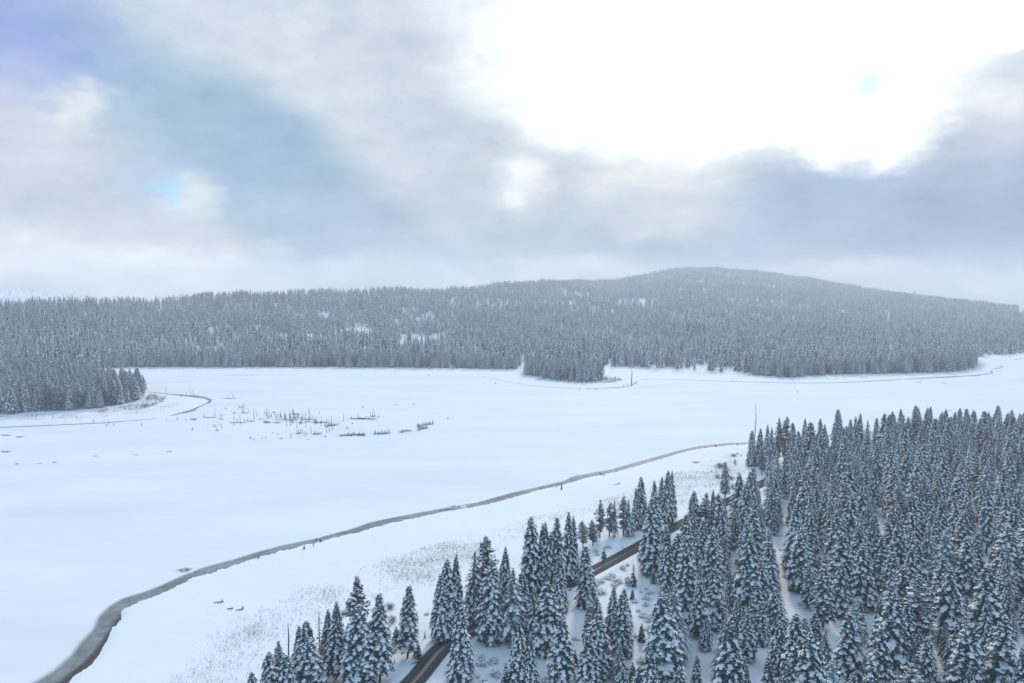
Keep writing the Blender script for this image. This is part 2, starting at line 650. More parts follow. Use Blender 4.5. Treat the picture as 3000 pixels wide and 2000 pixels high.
def near_base(x, y):
    """near bank without its small bumps"""
    d = dist_poly(x, y, near_pts)
    a = np.degrees(np.arctan2(x, y))
    ins = np.hypot(x, y) < near_radius(a)
    sd = np.where(ins, d, -d)
    z = .05 + .45 * smoothstep(sd / 2.5) + 3.0 * (1 - np.exp(-np.maximum(sd, 0) / 110))
    z = np.where(sd < 0, np.maximum(.05 + sd * .4, -1.2), z)
    return z, sd


def ground_at(px, py):
    p = at(px, py, 2.0)
    for _ in range(4):
        z, _sd = near_base(np.array([p.x]), np.array([p.y]))
        p = at(px, py, float(z[0]))
    return p


road_c = np.array([ground_at(x, y)[:2] for x, y in ROAD_PX])
road_c = catmull(road_c, 12)
_seg = np.hypot(*np.diff(road_c, axis=0).T)
_s = np.concatenate([[0], np.cumsum(_seg)])
_q = np.arange(0, _s[-1], 2.0)
road_c = np.stack([np.interp(_q, _s, road_c[:, 0]), np.interp(_q, _s, road_c[:, 1])], 1)
ROAD_HALF = 3.7


def near_height(x, y):
    z, sd = near_base(x, y)
    dr = dist_poly(x, y, road_c[::4])
    bumps = sines(x, y, 7, 45, 14, 5) * .16 + sines(x, y, 60, 160, 6, 8) * .5
    z = z + bumps * smoothstep(sd / 30) * smoothstep((dr - 7) / 10)
    # ploughed snow bank along the carriageway
    z = z + .55 * np.exp(-((dr - 5.6) / 1.0) ** 2) * (1 + .35 * sines(x, y, 2, 7, 8, 21))
    return z


def near_z(x, y):
    return float(near_height(np.array([float(x)]), np.array([float(y)]))[0])


def place(px, py):
    p = ground_at(px, py)
    return Vector((p.x, p.y, near_z(p.x, p.y)))


# ------------------------------------------------------------------ near land
azs = np.concatenate([np.linspace(-180, -50, 40)[:-1], np.linspace(-50, 50, 620), np.linspace(50, 180, 40)[1:]])
py_rows = np.concatenate([np.linspace(2500, 1265, 330)])
r_rows = np.concatenate([[0.5, 10, 25, 45, 65, 85, 105, 120, 130], depth_of(py_rows)])
r_rows = np.unique(np.concatenate([r_rows[r_rows < 700], [720, 800, 950, 1250]]))
A, RR = np.meshgrid(np.radians(azs), r_rows)
rmax = near_radius(np.degrees(A)) + 6
RR = np.minimum(RR, rmax)
X, Y = RR * np.sin(A), RR * np.cos(A)
Z = near_height(X.ravel(), Y.ravel()).reshape(X.shape)
me = mesh_np('snowy_shore', np.stack([X.ravel(), Y.ravel(), Z.ravel()], 1), grid_quads(*X.shape)[:, ::-1], mats=[M_snow_ground], smooth=True)
shore = link('snowy_ground', me, kind='structure', label='snow covered lake shore with grass and forest floor')

# ------------------------------------------------------------------ frozen lake
xs = np.linspace(-6100, 6100, 60)
ys = np.concatenate([np.linspace(-690, 1200, 30), np.linspace(1260, 2500, 6)])
X, Y = np.meshgrid(xs, ys)
me = mesh_np('frozen_lake', np.stack([X.ravel(), Y.ravel(), np.zeros(X.size)], 1), grid_quads(*X.shape), mats=[M_lake])
lake = link('frozen_lake', me, kind='structure', label='wide frozen lake under fresh snow')

# bare ice strip along the near shore
le = jitter_line(LAKE_EDGE, 5, .25, 9)
n = 420
tt = np.linspace(0, 1, n)


def resample(p, n):
    seg = np.hypot(*np.diff(p, axis=0).T)
    s = np.concatenate([[0], np.cumsum(seg)])
    q = np.linspace(0, s[-1], n)
    return np.stack([np.interp(q, s, p[:, 0]), np.interp(q, s, p[:, 1])], 1)


la, lb = resample(le, n), resample(land_px, n)
# match the two edges by nearest point so that the strip stays square to the shore
lb2 = []
for p in la:
    q = land_px[np.argmin(((land_px - p) ** 2 * np.array([1.0, 2.2])).sum(1))]
    lb2.append(q)
lb2 = np.array(lb2)
lb2 = np.stack([np.convolve(np.pad(lb2[:, i], 3, 'edge'), np.ones(7) / 7, 'valid') for i in (0, 1)], 1)
rows = [-.28, 0, .15, .4, .65, .85, 1.0, 1.3]
bare = [0, .55, .95, 1, 1, 1, 1, 1]
V, B, Mu = [], [], []
for k, (f, bv) in enumerate(zip(rows, bare)):
    for i in range(n):
        p = la[i] * (1 - f) + lb2[i] * f
        w = at(p[0], p[1], .02)
        V.append((w.x, w.y, .02))
        B.append(bv)
        big = np.clip((p[1] - 1730) / 200, 0, 1)
        Mu.append(max(0, f - .45) * 1.7 * (.2 + .95 * big))
me = mesh_np('shore_ice', V, grid_quads(len(rows), n)[:, ::-1], mats=[M_wet], attrs={'bare': B, 'mud': Mu})
link('bare_ice_strip', me, lake, kind='structure')


def ribbon(name, pts, thick, mat=M_wet, z=.02, taper=True, seed=1):
    """thin strip of bare ice along a pixel polyline; thick = its height in image pixels"""
    p = jitter_line(pts, 4, .5, seed)
    n = len(p)
    r = np.random.RandomState(seed + 50)
    th = np.interp(np.linspace(0, 1, n), np.linspace(0, 1, len(thick)), thick) if hasattr(thick, '__len__') else np.full(n, float(thick))
    th = th * (1 + .35 * np.convolve(r.randn(n + 10), np.ones(9) / 9, 'same')[5:-5] * 1.5)
    V, B = [], []
    d = np.gradient(p, axis=0)
    for f, bv in ((-1.2, 0), (-.45, 1), (.45, 1), (1.0, 0)):
        for i in range(n):
            nx, ny = -d[i, 1], d[i, 0]
            L = math.hypot(nx, ny) + 1e-6
            q = (p[i, 0] + nx / L * th[i] * f * 1.6, p[i, 1] + ny / L * th[i] * f * .9)
            w = at(q[0], q[1], z)
            V.append((w.x, w.y, z))
            B.append(bv)
    me = mesh_np(name, V, grid_quads(4, n), mats=[mat], attrs={'bare': B, 'mud': np.zeros(len(V))})
    me2 = link(name, me, lake, kind='structure')
    return me2


# left peninsula, point wood and the far shore
PENINSULA = [(-700, 1300), (-200, 1257), (0, 1249), (170, 1242), (300, 1236), (430, 1226), (500, 1215), (560, 1198), (600, 1181), (613, 1173),
             (600, 1166), (540, 1159), (430, 1147), (395, 1138), (360, 1122), (320, 1108), (250, 1094), (-700, 1094)]
ribbon('bare_ice_strip', [(-60, 1253), (0, 1250), (170, 1243), (300, 1237), (430, 1227), (455, 1224)], [2.2, 2, 1.6, 1.8, 1.5, .6], seed=2)
ribbon('bare_ice_strip', [(500, 1216), (540, 1205), (565, 1197), (592, 1184), (612, 1175), (616, 1170), (600, 1164), (570, 1160), (500, 1154), (430, 1146)], [1.2, 4, 5.5, 5, 5.5, 5, 3.5, 2, 1.6, 1.4], seed=3)
ribbon('bare_ice_strip', [(406, 1107), (440, 1104), (513, 1100), (600, 1097), (692, 1096.5), (760, 1097)], [1.2, 1, 1, .8, .9, .3], seed=4)
ribbon('bare_ice_strip', [(1410, 1100), (1470, 1112), (1543, 1126), (1641, 1134.5), (1726, 1136), (1812, 1132.5), (1850, 1127), (1866, 1117), (1860, 1110)], [.7, 1.1, 1.2, 1, 1, 1.6, 3, 4, 2.5], seed=5)
ribbon('bare_ice_strip', [(1860, 1109.5), (1920, 1109), (2000, 1110), (2150, 1116), (2330, 1120), (2430, 1120), (2560, 1114.5), (2640, 1109), (2726, 1105), (2790, 1102), (2860, 1098), (2906, 1092), (2906, 1086), (2897, 1081),
                          (2925, 1077), (2940, 1072), (2918, 1065), (2935, 1058), (2983, 1050), (3040, 1045)], [2, 1.4, 1, .8, 1, .9, 1.5, 2, 1.5, 1.2, 2, 2.4, 2, 2, 1.8, 1.8, 1.8, 1.3, 1, .6], seed=6)

PATCHES = [(17, 1273, 16, 2.6), (58, 1278, 15, 2.2), (16, 1321, 15, 3), (280, 1334, 10, 1.4), (495, 1321, 10, 1.6), (160, 1352, 9, 1.5), (50, 1357, 9, 1.6), (398, 1330, 7, 1), (115, 1356, 8, 1),
           (2692, 1118, 9, 1.1), (2765, 1120.5, 10, .8), (2783, 1200, 10, 1.2), (540, 1668, 23, 7), (1160, 1183, 5, .8), (1336, 1482, 22, 3)]
for (cx, cyy, a, b) in [(360, 104, 92, 3), (455, 180, 30, 3), (487, 229, 38, 6), (400, 231, 20, 4), (185, 267, 72, 4.5), (300, 246, 32, 3), (285, 281, 28, 5), (50, 283, 44, 8),
                        (430, 312, 80, 6), (540, 300, 55, 4), (680, 308, 42, 11), (770, 313, 42, 6), (870, 290, 72, 6), (925, 265, 50, 4), (910, 240, 50, 4), (965, 239, 26, 3.5),
                        (1020, 283, 82, 6), (1130, 310, 82, 8), (1240, 335, 66, 8), (1197, 351, 20, 6), (955, 405, 32, 7), (1105, 410, 52, 8), (742, 225, 20, 5), (1440, 278, 70, 7), (1560, 280, 90, 8),
                        (1600, 257, 32, 7), (1340, 425, 70, 5), (1440, 416, 70, 9), (1505, 421, 34, 7), (1675, 405, 88, 9), (1840, 394, 30, 6), (1890, 383, 48, 7), (2000, 342, 38, 7), (2080, 326, 55, 6), (2025, 362, 58, 9), (1990, 380, 20, 5),
                        (970, 312, 26, 5), (905, 312, 16, 4), (1030, 303, 26, 4), (327, 193, 14, 3), (252, 381, 22, 4), (232, 347, 16, 3), (540, 445, 20, 3), (572, 458, 16, 2.5), (803, 451, 24, 3), (1035, 457, 16, 2.2), (1183, 433, 18, 4),
                        (1375, 363, 16, 3.4), (1417, 322, 14, 3), (1502, 179, 18, 3), (1948, 156, 14, 2), (2240, 276, 13, 2.6), (40, 371, 14, 2.6), (738, 82, 10, 1.6), (400, 275, 12, 2)]:
    PATCHES.append((550 + cx / 2.94, 1130 + cyy / 2.94, a / 2.94 * .92, b / 2.94 * 1.05))
for i, (cx, cyy, a, b) in enumerate(PATCHES):
    r = random.Random(100 + i)
    nseg = 22
    ph = [r.uniform(0, 6.28) for _ in range(3)]
    V, B, Q, T = [], [], [], []
    c0 = at(cx, cyy, .035)
    V.append((c0.x, c0.y, .035)); B.append(.95)
    for ring, (k, bv) in enumerate(((.55, .95), (.85, .6), (1.25, 0))):
        for j in range(nseg):
            th = 2 * math.pi * j / nseg
            wob = 1 + .16 * math.sin(2 * th + ph[0]) + .12 * math.sin(3 * th + ph[1]) + .08 * math.sin(5 * th + ph[2])
            w = at(cx + a * k * wob * math.cos(th), cyy + b * k * wob * math.sin(th), .035)
            V.append((w.x, w.y, .035)); B.append(bv)
    for j in range(nseg):
        T.append((0, 1 + (j + 1) % nseg, 1 + j))
        for g in range(2):
            o = 1 + g * nseg
            Q.append((o + j, o + (j + 1) % nseg, o + nseg + (j + 1) % nseg, o + nseg + j))
    me = mesh_np('dark_ice_patch', V, np.array(Q)[:, ::-1], T, mats=[M_patch], attrs={'bare': B, 'mud': np.zeros(len(V))})
    link('dark_ice_patch', me, lake, kind='structure')

# ------------------------------------------------------------------ far land and hills
F_PX = [(-900, 1112), (300, 1112), (406, 1107), (513, 1100), (692, 1096), (855, 1098), (1100, 1100), (1300, 1098), (1410, 1100), (1470, 1112), (1543, 1126), (1641, 1134), (1726, 1136), (1812, 1132),
        (1850, 1127), (1864, 1116), (1880, 1109.5), (2000, 1109.5), (2150, 1115), (2330, 1119.5), (2430, 1119.5), (2560, 1114), (2726, 1104), (2860, 1097), (2900, 1090), (2925, 1075), (2950, 1060), (2983, 1050), (3040, 1045), (3300, 1040), (4000, 1036)]
T_PX = [(-900, 1085), (300, 1077), (700, 1072), (1000, 1072), (1400, 1075), (1760, 1072), (1900, 1079), (2200, 1094), (2440, 1094), (2640, 1089), (2790, 1085), (2835, 1072), (2862, 1046), (3000, 1035), (3300, 1030), (4000, 1026)]
SKY_TOP = [(-900, 890), (-200, 886), (0, 884), (150, 874), (300, 876), (450, 874), (600, 862), (700, 856), (1000, 850), (1097, 846), (1275, 844), (1403, 836), (1530, 825), (1633, 818), (1720, 819), (1811, 816), (1900, 798), (1977, 783),
           (2092, 779), (2219, 791), (2360, 811), (2551, 843), (2742, 868), (3000, 900), (3300, 930), (4000, 950)]
RIDGE = [(-900, 1700), (0, 1750), (200, 1800), (500, 2200), (900, 2400), (1300, 2900), (1600, 3500), (1900, 4500), (2100, 4900), (2300, 4700), (2600, 3900), (3000, 3300), (4000, 2900)]
TREE_H = 28.0


def far_height(q, Yd):
    """height of the far land at bearing q (x / depth) and depth Yd"""
    px = 1500 + 2000 * q
    Fy = depth_of(interp(F_PX, px))
    Ty = depth_of(interp(T_PX, px))
    Rg = interp(RIDGE, px)
    top = interp(SKY_TOP, px) + .82 * TREE_H * 2000 / Rg
    t0 = interp(T_PX, px)
    d = Yd - Fy
    shelf = np.where(d > 0, .1 + .35 * smoothstep(d / 6) + 1.3 * (1 - np.exp(-np.maximum(d, 0) / 120)), np.maximum(d * .05, -1.5))
    u = np.log(np.maximum(Yd, 1) / Ty) / np.log(Rg / Ty)
    uc = np.clip(u, 0, 1)
    pyr = t0 + (top - t0) * uc ** .93
    hz = CAM_H + np.minimum(Yd, Rg) * slope_of(pyr)
    xw = q * Yd
    rel = sines(xw, Yd, 160, 620, 16, 31) * 9.0 * smoothstep(uc / .25) * (1 - .75 * smoothstep((uc - .75) / .25))
    hill = np.maximum(hz + rel * (np.minimum(Yd, 2200) / 1500), -1)
    hill = np.where(u > 1, hill - (Yd - Rg) * .16, hill)
    return np.where(u > 0, np.maximum(hill, 0) + shelf, shelf), u


qs = np.linspace(-1.1, 1.1, 760)
V = []
nrow = 190
ss = np.concatenate([np.linspace(-.03, .05, 8), np.linspace(.06, 1, 40) * 1.0, 1 + np.linspace(0.01, 1, 130), 2 + np.linspace(.06, .5, 12)])
Xg, Yg, Zg = [], [], []
for q in qs:
    px = 1500 + 2000 * q
    Fy, Ty, Rg = depth_of(interp(F_PX, px)), depth_of(interp(T_PX, px)), interp(RIDGE, px)
    d = np.where(ss < 1, Fy + (Ty - Fy) * ss, Ty * (Rg / Ty) ** (ss - 1))
    z, _u = far_height(np.full_like(d, q), d)
    Xg.append(q * d); Yg.append(d); Zg.append(z)
Xg, Yg, Zg = np.array(Xg).T, np.array(Yg).T, np.array(Zg).T
me = mesh_np('forested_hills', np.stack([Xg.ravel(), Yg.ravel(), Zg.ravel()], 1), grid_quads(*Xg.shape), mats=[M_snow_ground], smooth=True)
link('hills', me, kind='structure', label='long snowy hill ridge behind the lake')


def far_z(x, y):
    z, _u = far_height(np.asarray(x) / np.asarray(y), np.asarray(y, float))
    return z


# second hill far behind on the left
bq = np.linspace(-1.15, -.5, 160)
bu = np.linspace(0, 1.35, 40)
BACK = [(-900, 800), (-400, 812), (0, 838), (90, 846), (180, 856), (300, 870), (400, 880), (600, 905)]


def back_height(q, u):
    px = 1500 + 2000 * q
    top = interp(BACK, px) + 8
    d = 2600 + 1500 * u
    pyr = 935 + (top - 935) * np.clip(u, 0, 1)
    z = CAM_H + d * slope_of(pyr) + sines(q * d, d, 100, 400, 8, 77) * 3 * smoothstep(u * 3) * (1 - smoothstep((u - .8) / .2))
    z = np.where(u > 1, z - (u - 1) * 500, z)
    return d, z


Q_, U_ = np.meshgrid(bq, bu)
D_, Z_ = back_height(Q_, U_)
me = mesh_np('far_hill', np.stack([(Q_ * D_).ravel(), D_.ravel(), Z_.ravel()], 1), grid_quads(*D_.shape), mats=[M_snow_ground], smooth=True)
link('far_hill', me, kind='structure', label='white open hill behind the ridge')

# peninsula on the left
pen_w = np.array([at(x, y)[:2] for x, y in jitter_line(PENINSULA, 6, .4, 12)])
px0 = np.linspace(-700, 640, 420)
py0 = np.concatenate([np.linspace(1092, 1160, 30), np.linspace(1162, 1310, 70)])
PX, PY = np.meshgrid(px0, py0)
sl = slope_of(PY)
Dp = -CAM_H / sl
Xp = (PX - 1500) / 2000 / (math.cos(PITCH) + (1000 - PY) / 2000 * math.sin(PITCH)) * Dp


def pen_height(x, y):
    d = dist_poly(x, y, pen_w, True)
    sd = np.where(inside(x, y, pen_w), d, -d)
    z = .05 + .3 * smoothstep(sd / 5) + 2.2 * (1 - np.exp(-np.maximum(sd, 0) / 60)) + sines(x, y, 12, 50, 8, 3) * .15 * smoothstep(sd / 20)
    return np.where(sd < 0, np.maximum(sd * .08, -1.0), z)


Zp = pen_height(Xp.ravel(), Dp.ravel())
me = mesh_np('peninsula', np.stack([Xp.ravel(), Dp.ravel(), Zp], 1), grid_quads(*Xp.shape)[:, ::-1], mats=[M_snow_ground], smooth=True)
link('peninsula_ground', me, kind='structure', label='low snowy peninsula on the left')

# ------------------------------------------------------------------ road
d = np.gradient(road_c, axis=0)
d /= np.hypot(d[:, 0], d[:, 1])[:, None]
nrm = np.stack([d[:, 1], -d[:, 0]], 1)            # to the right of travel
dist = np.arange(len(road_c)) * 2.0
rb, _ = near_base(road_c[:, 0], road_c[:, 1])
offs = np.linspace(-1, 1, 13)
V, A1, A2 = [], [], []
for o in offs:
    for i in range(len(road_c)):
        p = road_c[i] + nrm[i] * o * ROAD_HALF
        V.append((p[0], p[1], rb[i] + .14 - .06 * o * o)); A1.append(o); A2.append(np.clip((dist[i] - 90) / 90, 0, 1))
me = mesh_np('road', V, grid_quads(len(offs), len(road_c)), mats=[M_road], smooth=True, attrs={'across': A1, 'along': A2})
road = link('road', me, kind='structure', label='ploughed two lane road winding through the trees')
for side in (-.11, .11):
    V = []
    for o in (side - .05, side + .05):
        for i in range(len(road_c)):
            p = road_c[i] + nrm[i] * o
            V.append((p[0], p[1], rb[i] + .146))
    me = mesh_np('centre_line', V, grid_quads(2, len(road_c)), mats=[M_yellow])
    link('centre_line', me, road, kind='structure')

# ------------------------------------------------------------------ conifers

def conifer(seed, H=20.0, Rad=2.7, whorl=.75, pw=.68, rise=.05, droop=.42, wfac=.30, snowp=.85, base=.06, irr=.22, lump=1.0, core=True, per=2.5, low=False, top_tuft=False, snow_th=.2):
    r = random.Random(seed)
    fo, sn, tr = MB(), MB(), MB()
    tr.tube([(0, 0, -.8), (0, 0, H * .3), (r.uniform(-.1, .1), r.uniform(-.1, .1), H * .7), (0, 0, H * .985)], [H * .0145, H * .012, H * .007, .02], 5 if low else 7)
    gap_az = [r.uniform(0, 6.28) for _ in range(3)]
    z = H * base
    off = 0
    while z < H * .985:
        t = z / H
        prof = Rad * (1 - t) ** pw
        if t < .16:
            prof *= .72 + .28 * ((t - base) / (.16 - base + 1e-6))
        prof = max(prof, .12)
        nb = max(3, int(round(2.2 + prof * per)))
        if low:
            nb = max(3, int(nb * .75))
        off += 2.4
        for k in range(nb):
            az_ = off + 2 * math.pi * k / nb + r.uniform(-.28, .28)
            L = prof * r.uniform(1 - irr, 1 + irr)
            if r.random() < .08:
                L *= .6
            z0 = z + r.uniform(-.3, .3) * whorl + .25 * L
            ca, sa = math.cos(az_), math.sin(az_)
            Wd = (wfac * L + .22) * r.uniform(.8, 1.25)
            rs_, dr_ = rise + r.uniform(-.1, .1) + .35 * t, droop + r.uniform(-.1, .12)

            def C(s, lat=0.0, dz=0.0):
                rr = L * s
                return (ca * rr - sa * lat, sa * rr + ca * lat, z0 + L * (rs_ * s - dr_ * s * s) + dz)

            if low:
                a = .7 * Wd
                dr_ += .45
                fo.add([C(.1), C(.6, a, -.4 * a), C(.6, -a, -.4 * a), C(1.05, 0, -.1)], [[0, 2, 3, 1]])
                if r.random() < snowp:
                    b = a * r.uniform(.7, .95)
                    sn.add([C(.3, 0, .08), C(.66, b, -.2 * b), C(.66, -b, -.2 * b), C(1.0, 0, .0), C(.62, 0, .22)], [[0, 2, 4], [2, 3, 4], [3, 1, 4], [1, 0, 4]], 0, True)
                continue
            ssx = (.12, .42, .7, .9)
            ws = (.35 * Wd, .85 * Wd * r.uniform(.8, 1.2), Wd * r.uniform(.8, 1.2), .62 * Wd * r.uniform(.7, 1.3))
            vs = []
            for s_, w_ in zip(ssx, ws):
                vs += [C(s_, w_, -.42 * w_), C(s_, 0, 0), C(s_, -w_, -.42 * w_)]
            vs.append(C(1.04, r.uniform(-.1, .1), -.06 * L))
            fs = []
            for i in range(3):
                a = i * 3
                fs += [[a, a + 1, a + 4, a + 3], [a + 1, a + 2, a + 5, a + 4]]
            fs += [[9, 10, 12], [10, 11, 12]]
            fo.add(vs, fs)
            # ragged sprays at the rim
            for s_ in (.5, .78, .95):
                for sg in (1, -1):
                    if r.random() < .75:
                        w_ = Wd * .8
                        e = r.uniform(.22, .5) * (.5 + .5 * min(1, L / 1.5))
                        fo.add([C(s_ - .12, sg * w_ * .8, -.3 * w_), C(s_ + .1, sg * w_ * .75, -.3 * w_), C(s_ + .12, sg * (w_ + e), -.5 * w_ - e * .5)], [[0, 1, 2]])
            spots = ((.28, .7), (.52, .95), (.78, 1.0), (1.0, .6)) if L > 1.7 else ((.40, .9), (.74, 1.0), (.98, .55)) if L > 1.0 else ((.62, 1.0),)
            for s_, kk in spots:
                if r.random() < snowp:
                    hw = Wd * kk * r.uniform(.6, .88) * lump
                    hl = r.uniform(.11, .18) * (1 if L > 1.1 else 1.7)
                    th = snow_th * r.uniform(.7, 1.3)
                    lat = r.uniform(-.15, .15) * Wd
                    ring = []
                    for j in range(6):
                        a = j * math.pi / 3 + r.uniform(-.25, .25)
                        la_ = lat + hw * math.sin(a) * r.uniform(.8, 1.15)
                        ring.append(C(min(s_ + hl * math.cos(a), 1.1), la_, -.36 * abs(la_) + .03))
                    sn.add(ring + [C(s_, lat, th - .36 * abs(lat))], [[j, (j + 1) % 6, 6] for j in range(6)], 0, True)
        z += whorl * r.uniform(.8, 1.2) * (1 if t < .75 else .7)
    # leader
    fo.add([(.09, 0, H * .93), (-.06, .08, H * .93), (-.05, -.08, H * .93), (0, 0, H * 1.0)], [[0, 1, 3], [1, 2, 3], [2, 0, 3]])
    sn.add([(.1, 0, H * .955), (-.06, .1, H * .955), (-.06, -.1, H * .955), (0, 0, H * .995)], [[0, 1, 3], [1, 2, 3], [2, 0, 3]], 0, True)
    if core:
        nk, nl = 7, 6
        vs, fs = [], []
        for i in range(nl):
            t = base + .02 + (0.93 - base) * i / (nl - 1)
            for k in range(nk):
                rr = Rad * .42 * (1 - t) ** pw * r.uniform(.75, 1.2)
                a = 2 * math.pi * (k + .5 * i) / nk
                vs.append((rr * math.cos(a), rr * math.sin(a), H * t))
        for i in range(nl - 1):
            for k in range(nk):
                fs.append([i * nk + k, i * nk + (k + 1) % nk, (i + 1) * nk + (k + 1) % nk, (i + 1) * nk + k])
        fo.add(vs, fs)
    return fo, sn, tr


def pine(seed, H=20.0, Rad=2.8, low=False):
    """rounder, open crown of upturned tufts on a bare lower trunk"""
    r = random.Random(seed)
    fo, sn, tr = MB(), MB(), MB()
    tr.tube([(0, 0, -.8), (.1, 0, H * .35), (-.05, .1, H * .7), (0, 0, H * .97)], [H * .016, H * .013, H * .008, .03], 5 if low else 7)
    z = H * .16
    n_l = 0
    while z < H * .98:
        t = z / H
        prof = Rad * (.45 + .55 * min(1, (t - .1) / .3)) * (1 - max(0, t - .1) / .9 * .2) * max(.1, 1 - max(0, (t - .45) / .55) ** 1.6)
        nb = (3 if low else 5) + int(prof * .7)
        for k in range(nb):
            a = r.uniform(0, 6.28)
            L = prof * r.uniform(.55, 1.15)
            if r.random() < .15:
                continue
            tip = Vector((math.cos(a) * L, math.sin(a) * L, z + r.uniform(-.1, .45) * L))
            if not low:
                tr.tube([(0, 0, z), tip], [.05, .02], 3, cap=False)
            for c in range(1 if low else 3):
                cpos = tip * 1.0 - Vector((math.cos(a), math.sin(a), 0)) * (c * .33 * L) + Vector((r.uniform(-.25, .25), r.uniform(-.25, .25), r.uniform(-.15, .2)))
                sz = r.uniform(.42, .75) * (1.5 if low else 1) * min(1, .35 + L * .4)
                nt_ = 6 if low else 9
                for j in range(nt_):
                    b = r.uniform(0, 6.28); el_ = r.uniform(-.5, 1.1)
                    dv = Vector((math.cos(b) * math.cos(el_), math.sin(b) * math.cos(el_), math.sin(el_)))
                    sd_ = dv.cross(Vector((0, 0, 1)))
                    sd_ = sd_.normalized() * sz * .38 if sd_.length > .01 else Vector((sz * .38, 0, 0))
                    fo.add([cpos - dv * .2 * sz + sd_ * .4, cpos + dv * sz * .7 + sd_, cpos + dv * sz * 1.15, cpos + dv * sz * .7 - sd_], [[0, 1, 2, 3]])
                if r.random() < .92:
                    hw = sz * r.uniform(.75, 1.1)
                    ring = [(cpos.x + hw * math.cos(q) * r.uniform(.8, 1.1), cpos.y + hw * math.sin(q) * r.uniform(.8, 1.1), cpos.z + sz * .28) for q in [i * 1.257 for i in range(5)]]
                    sn.add(ring + [(cpos.x, cpos.y, cpos.z + sz * .72)], [[i, (i + 1) % 5, 5] for i in range(5)], 0, True)
        z += H * (.05 if low else .032) * r.uniform(.8, 1.2)
    return fo, sn, tr


def merged(name, parts, mats):
    mb = MB()
    for i, p in enumerate(parts):
        n = len(mb.v)
        mb.v += p.v
        mb.f += [[k + n for k in f] for f in p.f]
        mb.m += [i] * len(p.f)
        mb.s += p.s
    return mb.mesh(name, mats)


PROTO = {}


def add_proto(key, fo, sn, tr, needle, H):
    PROTO[key] = dict(H=H, crown=fo.mesh('crown', [needle]), snow=sn.mesh('snow', [M_bough_snow]), trunk=tr.mesh('trunk', [M_bark]),
                      one=merged('tree_' + key, (fo, sn, tr), [needle, M_bough_snow, M_bark]))


FIRS = []
for i, (rad, wh, pw, sp, dr, ir) in enumerate([(3.5, .60, .56, .95, .50, .2), (3.0, .56, .62, .96, .52, .2), (3.9, .64, .54, .94, .46, .26), (3.2, .58, .5, .95, .50, .22),
                                               (2.8, .55, .64, .96, .55, .18), (3.3, .66, .6, .93, .44, .28), (3.6, .6, .66, .95, .52, .22), (3.0, .62, .52, .93, .42, .28)]):
    k = 'fir%d' % i
    add_proto(k, *conifer(40 + i, 20, rad, wh, pw, droop=dr, snowp=sp, irr=ir, base=(.05, .1, .06, .04, .12, .08, .05, .14)[i]), M_needle, 20)
    FIRS.append(k)
DROOPS = []
for i in range(3):
    k = 'droop%d' % i
    add_proto(k, *conifer(80 + i, 20, 3.7 + .3 * i, .95, .78, rise=.22, droop=.62, wfac=.17, snowp=.9, irr=.34, lump=1.05, per=2.0, snow_th=.13, base=.07), M_frost, 20)
    DROOPS.append(k)
PINES = []
for i in range(3):
    k = 'pine%d' % i
    add_proto(k, *pine(90 + i, 20, (3.2, 3.6, 3.0)[i]), M_pine, 20)
    PINES.append(k)
SAPS = []
for i in range(3):
    k = 'sap%d' % i
    add_proto(k, *conifer(110 + i, 5, (.95, 1.15, .8)[i], .38, .85, droop=.35, snowp=.7, irr=.25, base=.05, core=False, per=3.0, snow_th=.1), M_needle, 5)
    SAPS.append(k)
add_proto('dead', *conifer(130, 20, 2.7, .9, .72, droop=.4, snowp=.45, irr=.3, wfac=.26), M_dead_needle, 20)
add_proto('larch', *conifer(131, 20, 2.2, 1.0, .8, rise=.1, droop=.35, snowp=.5, irr=.35, wfac=.12, core=False, per=1.2), M_twig, 20)

# low-poly variants for the far woods: 0-4 heavily frosted, 5-9 darker
FAR = []
for i in range(8):
    dark = i >= 4
    fo, sn, tr = conifer(150 + i, 20, (2.6, 3.0, 2.3, 2.8, 3.3, 2.2, 2.7, 2.9)[i], (1.2, 1.35, 1.15, 1.4, 1.3, 1.15, 1.3, 1.4)[i], (.7, .62, .75, .66, .7, .6, .8, .65)[i], wfac=.5, per=1.6,
                         snowp=(.92, .9, .97, .94, .7, .6, .72, .65)[i], irr=.3, low=True)
    FAR.append(merged('far_fir_%d' % i, (fo, sn, tr), [M_mid if dark else M_frost, M_bough_snow, M_bark]))
for i in range(2):
    fo, sn, tr = pine(170 + i, 20, (2.6, 3.0)[i], low=True)
    FAR.append(merged('far_pine_%d' % i, (fo, sn, tr), [M_mid if i else M_frost, M_bough_snow, M_bark]))


def real_tree(key, loc, height, wscale, rot, label, group, name='fir_tree', category='tree'):
    P = PROTO[key]
    o = bpy.data.objects.new(name, None)
    COL.objects.link(o)
    o.empty_display_size = .5
    s = height / P['H']
    o.location = loc
    o.scale = (s * wscale, s * wscale, s)
    o.rotation_euler = (random.gauss(0, .02), random.gauss(0, .02), rot)
    o['label'] = label
    o['category'] = category
    if group:
        o['group'] = group
    link('trunk', P['trunk'], o)
    c = link('crown', P['crown'], o)
    link('snow', P['snow'], c, kind='stuff')
    return o


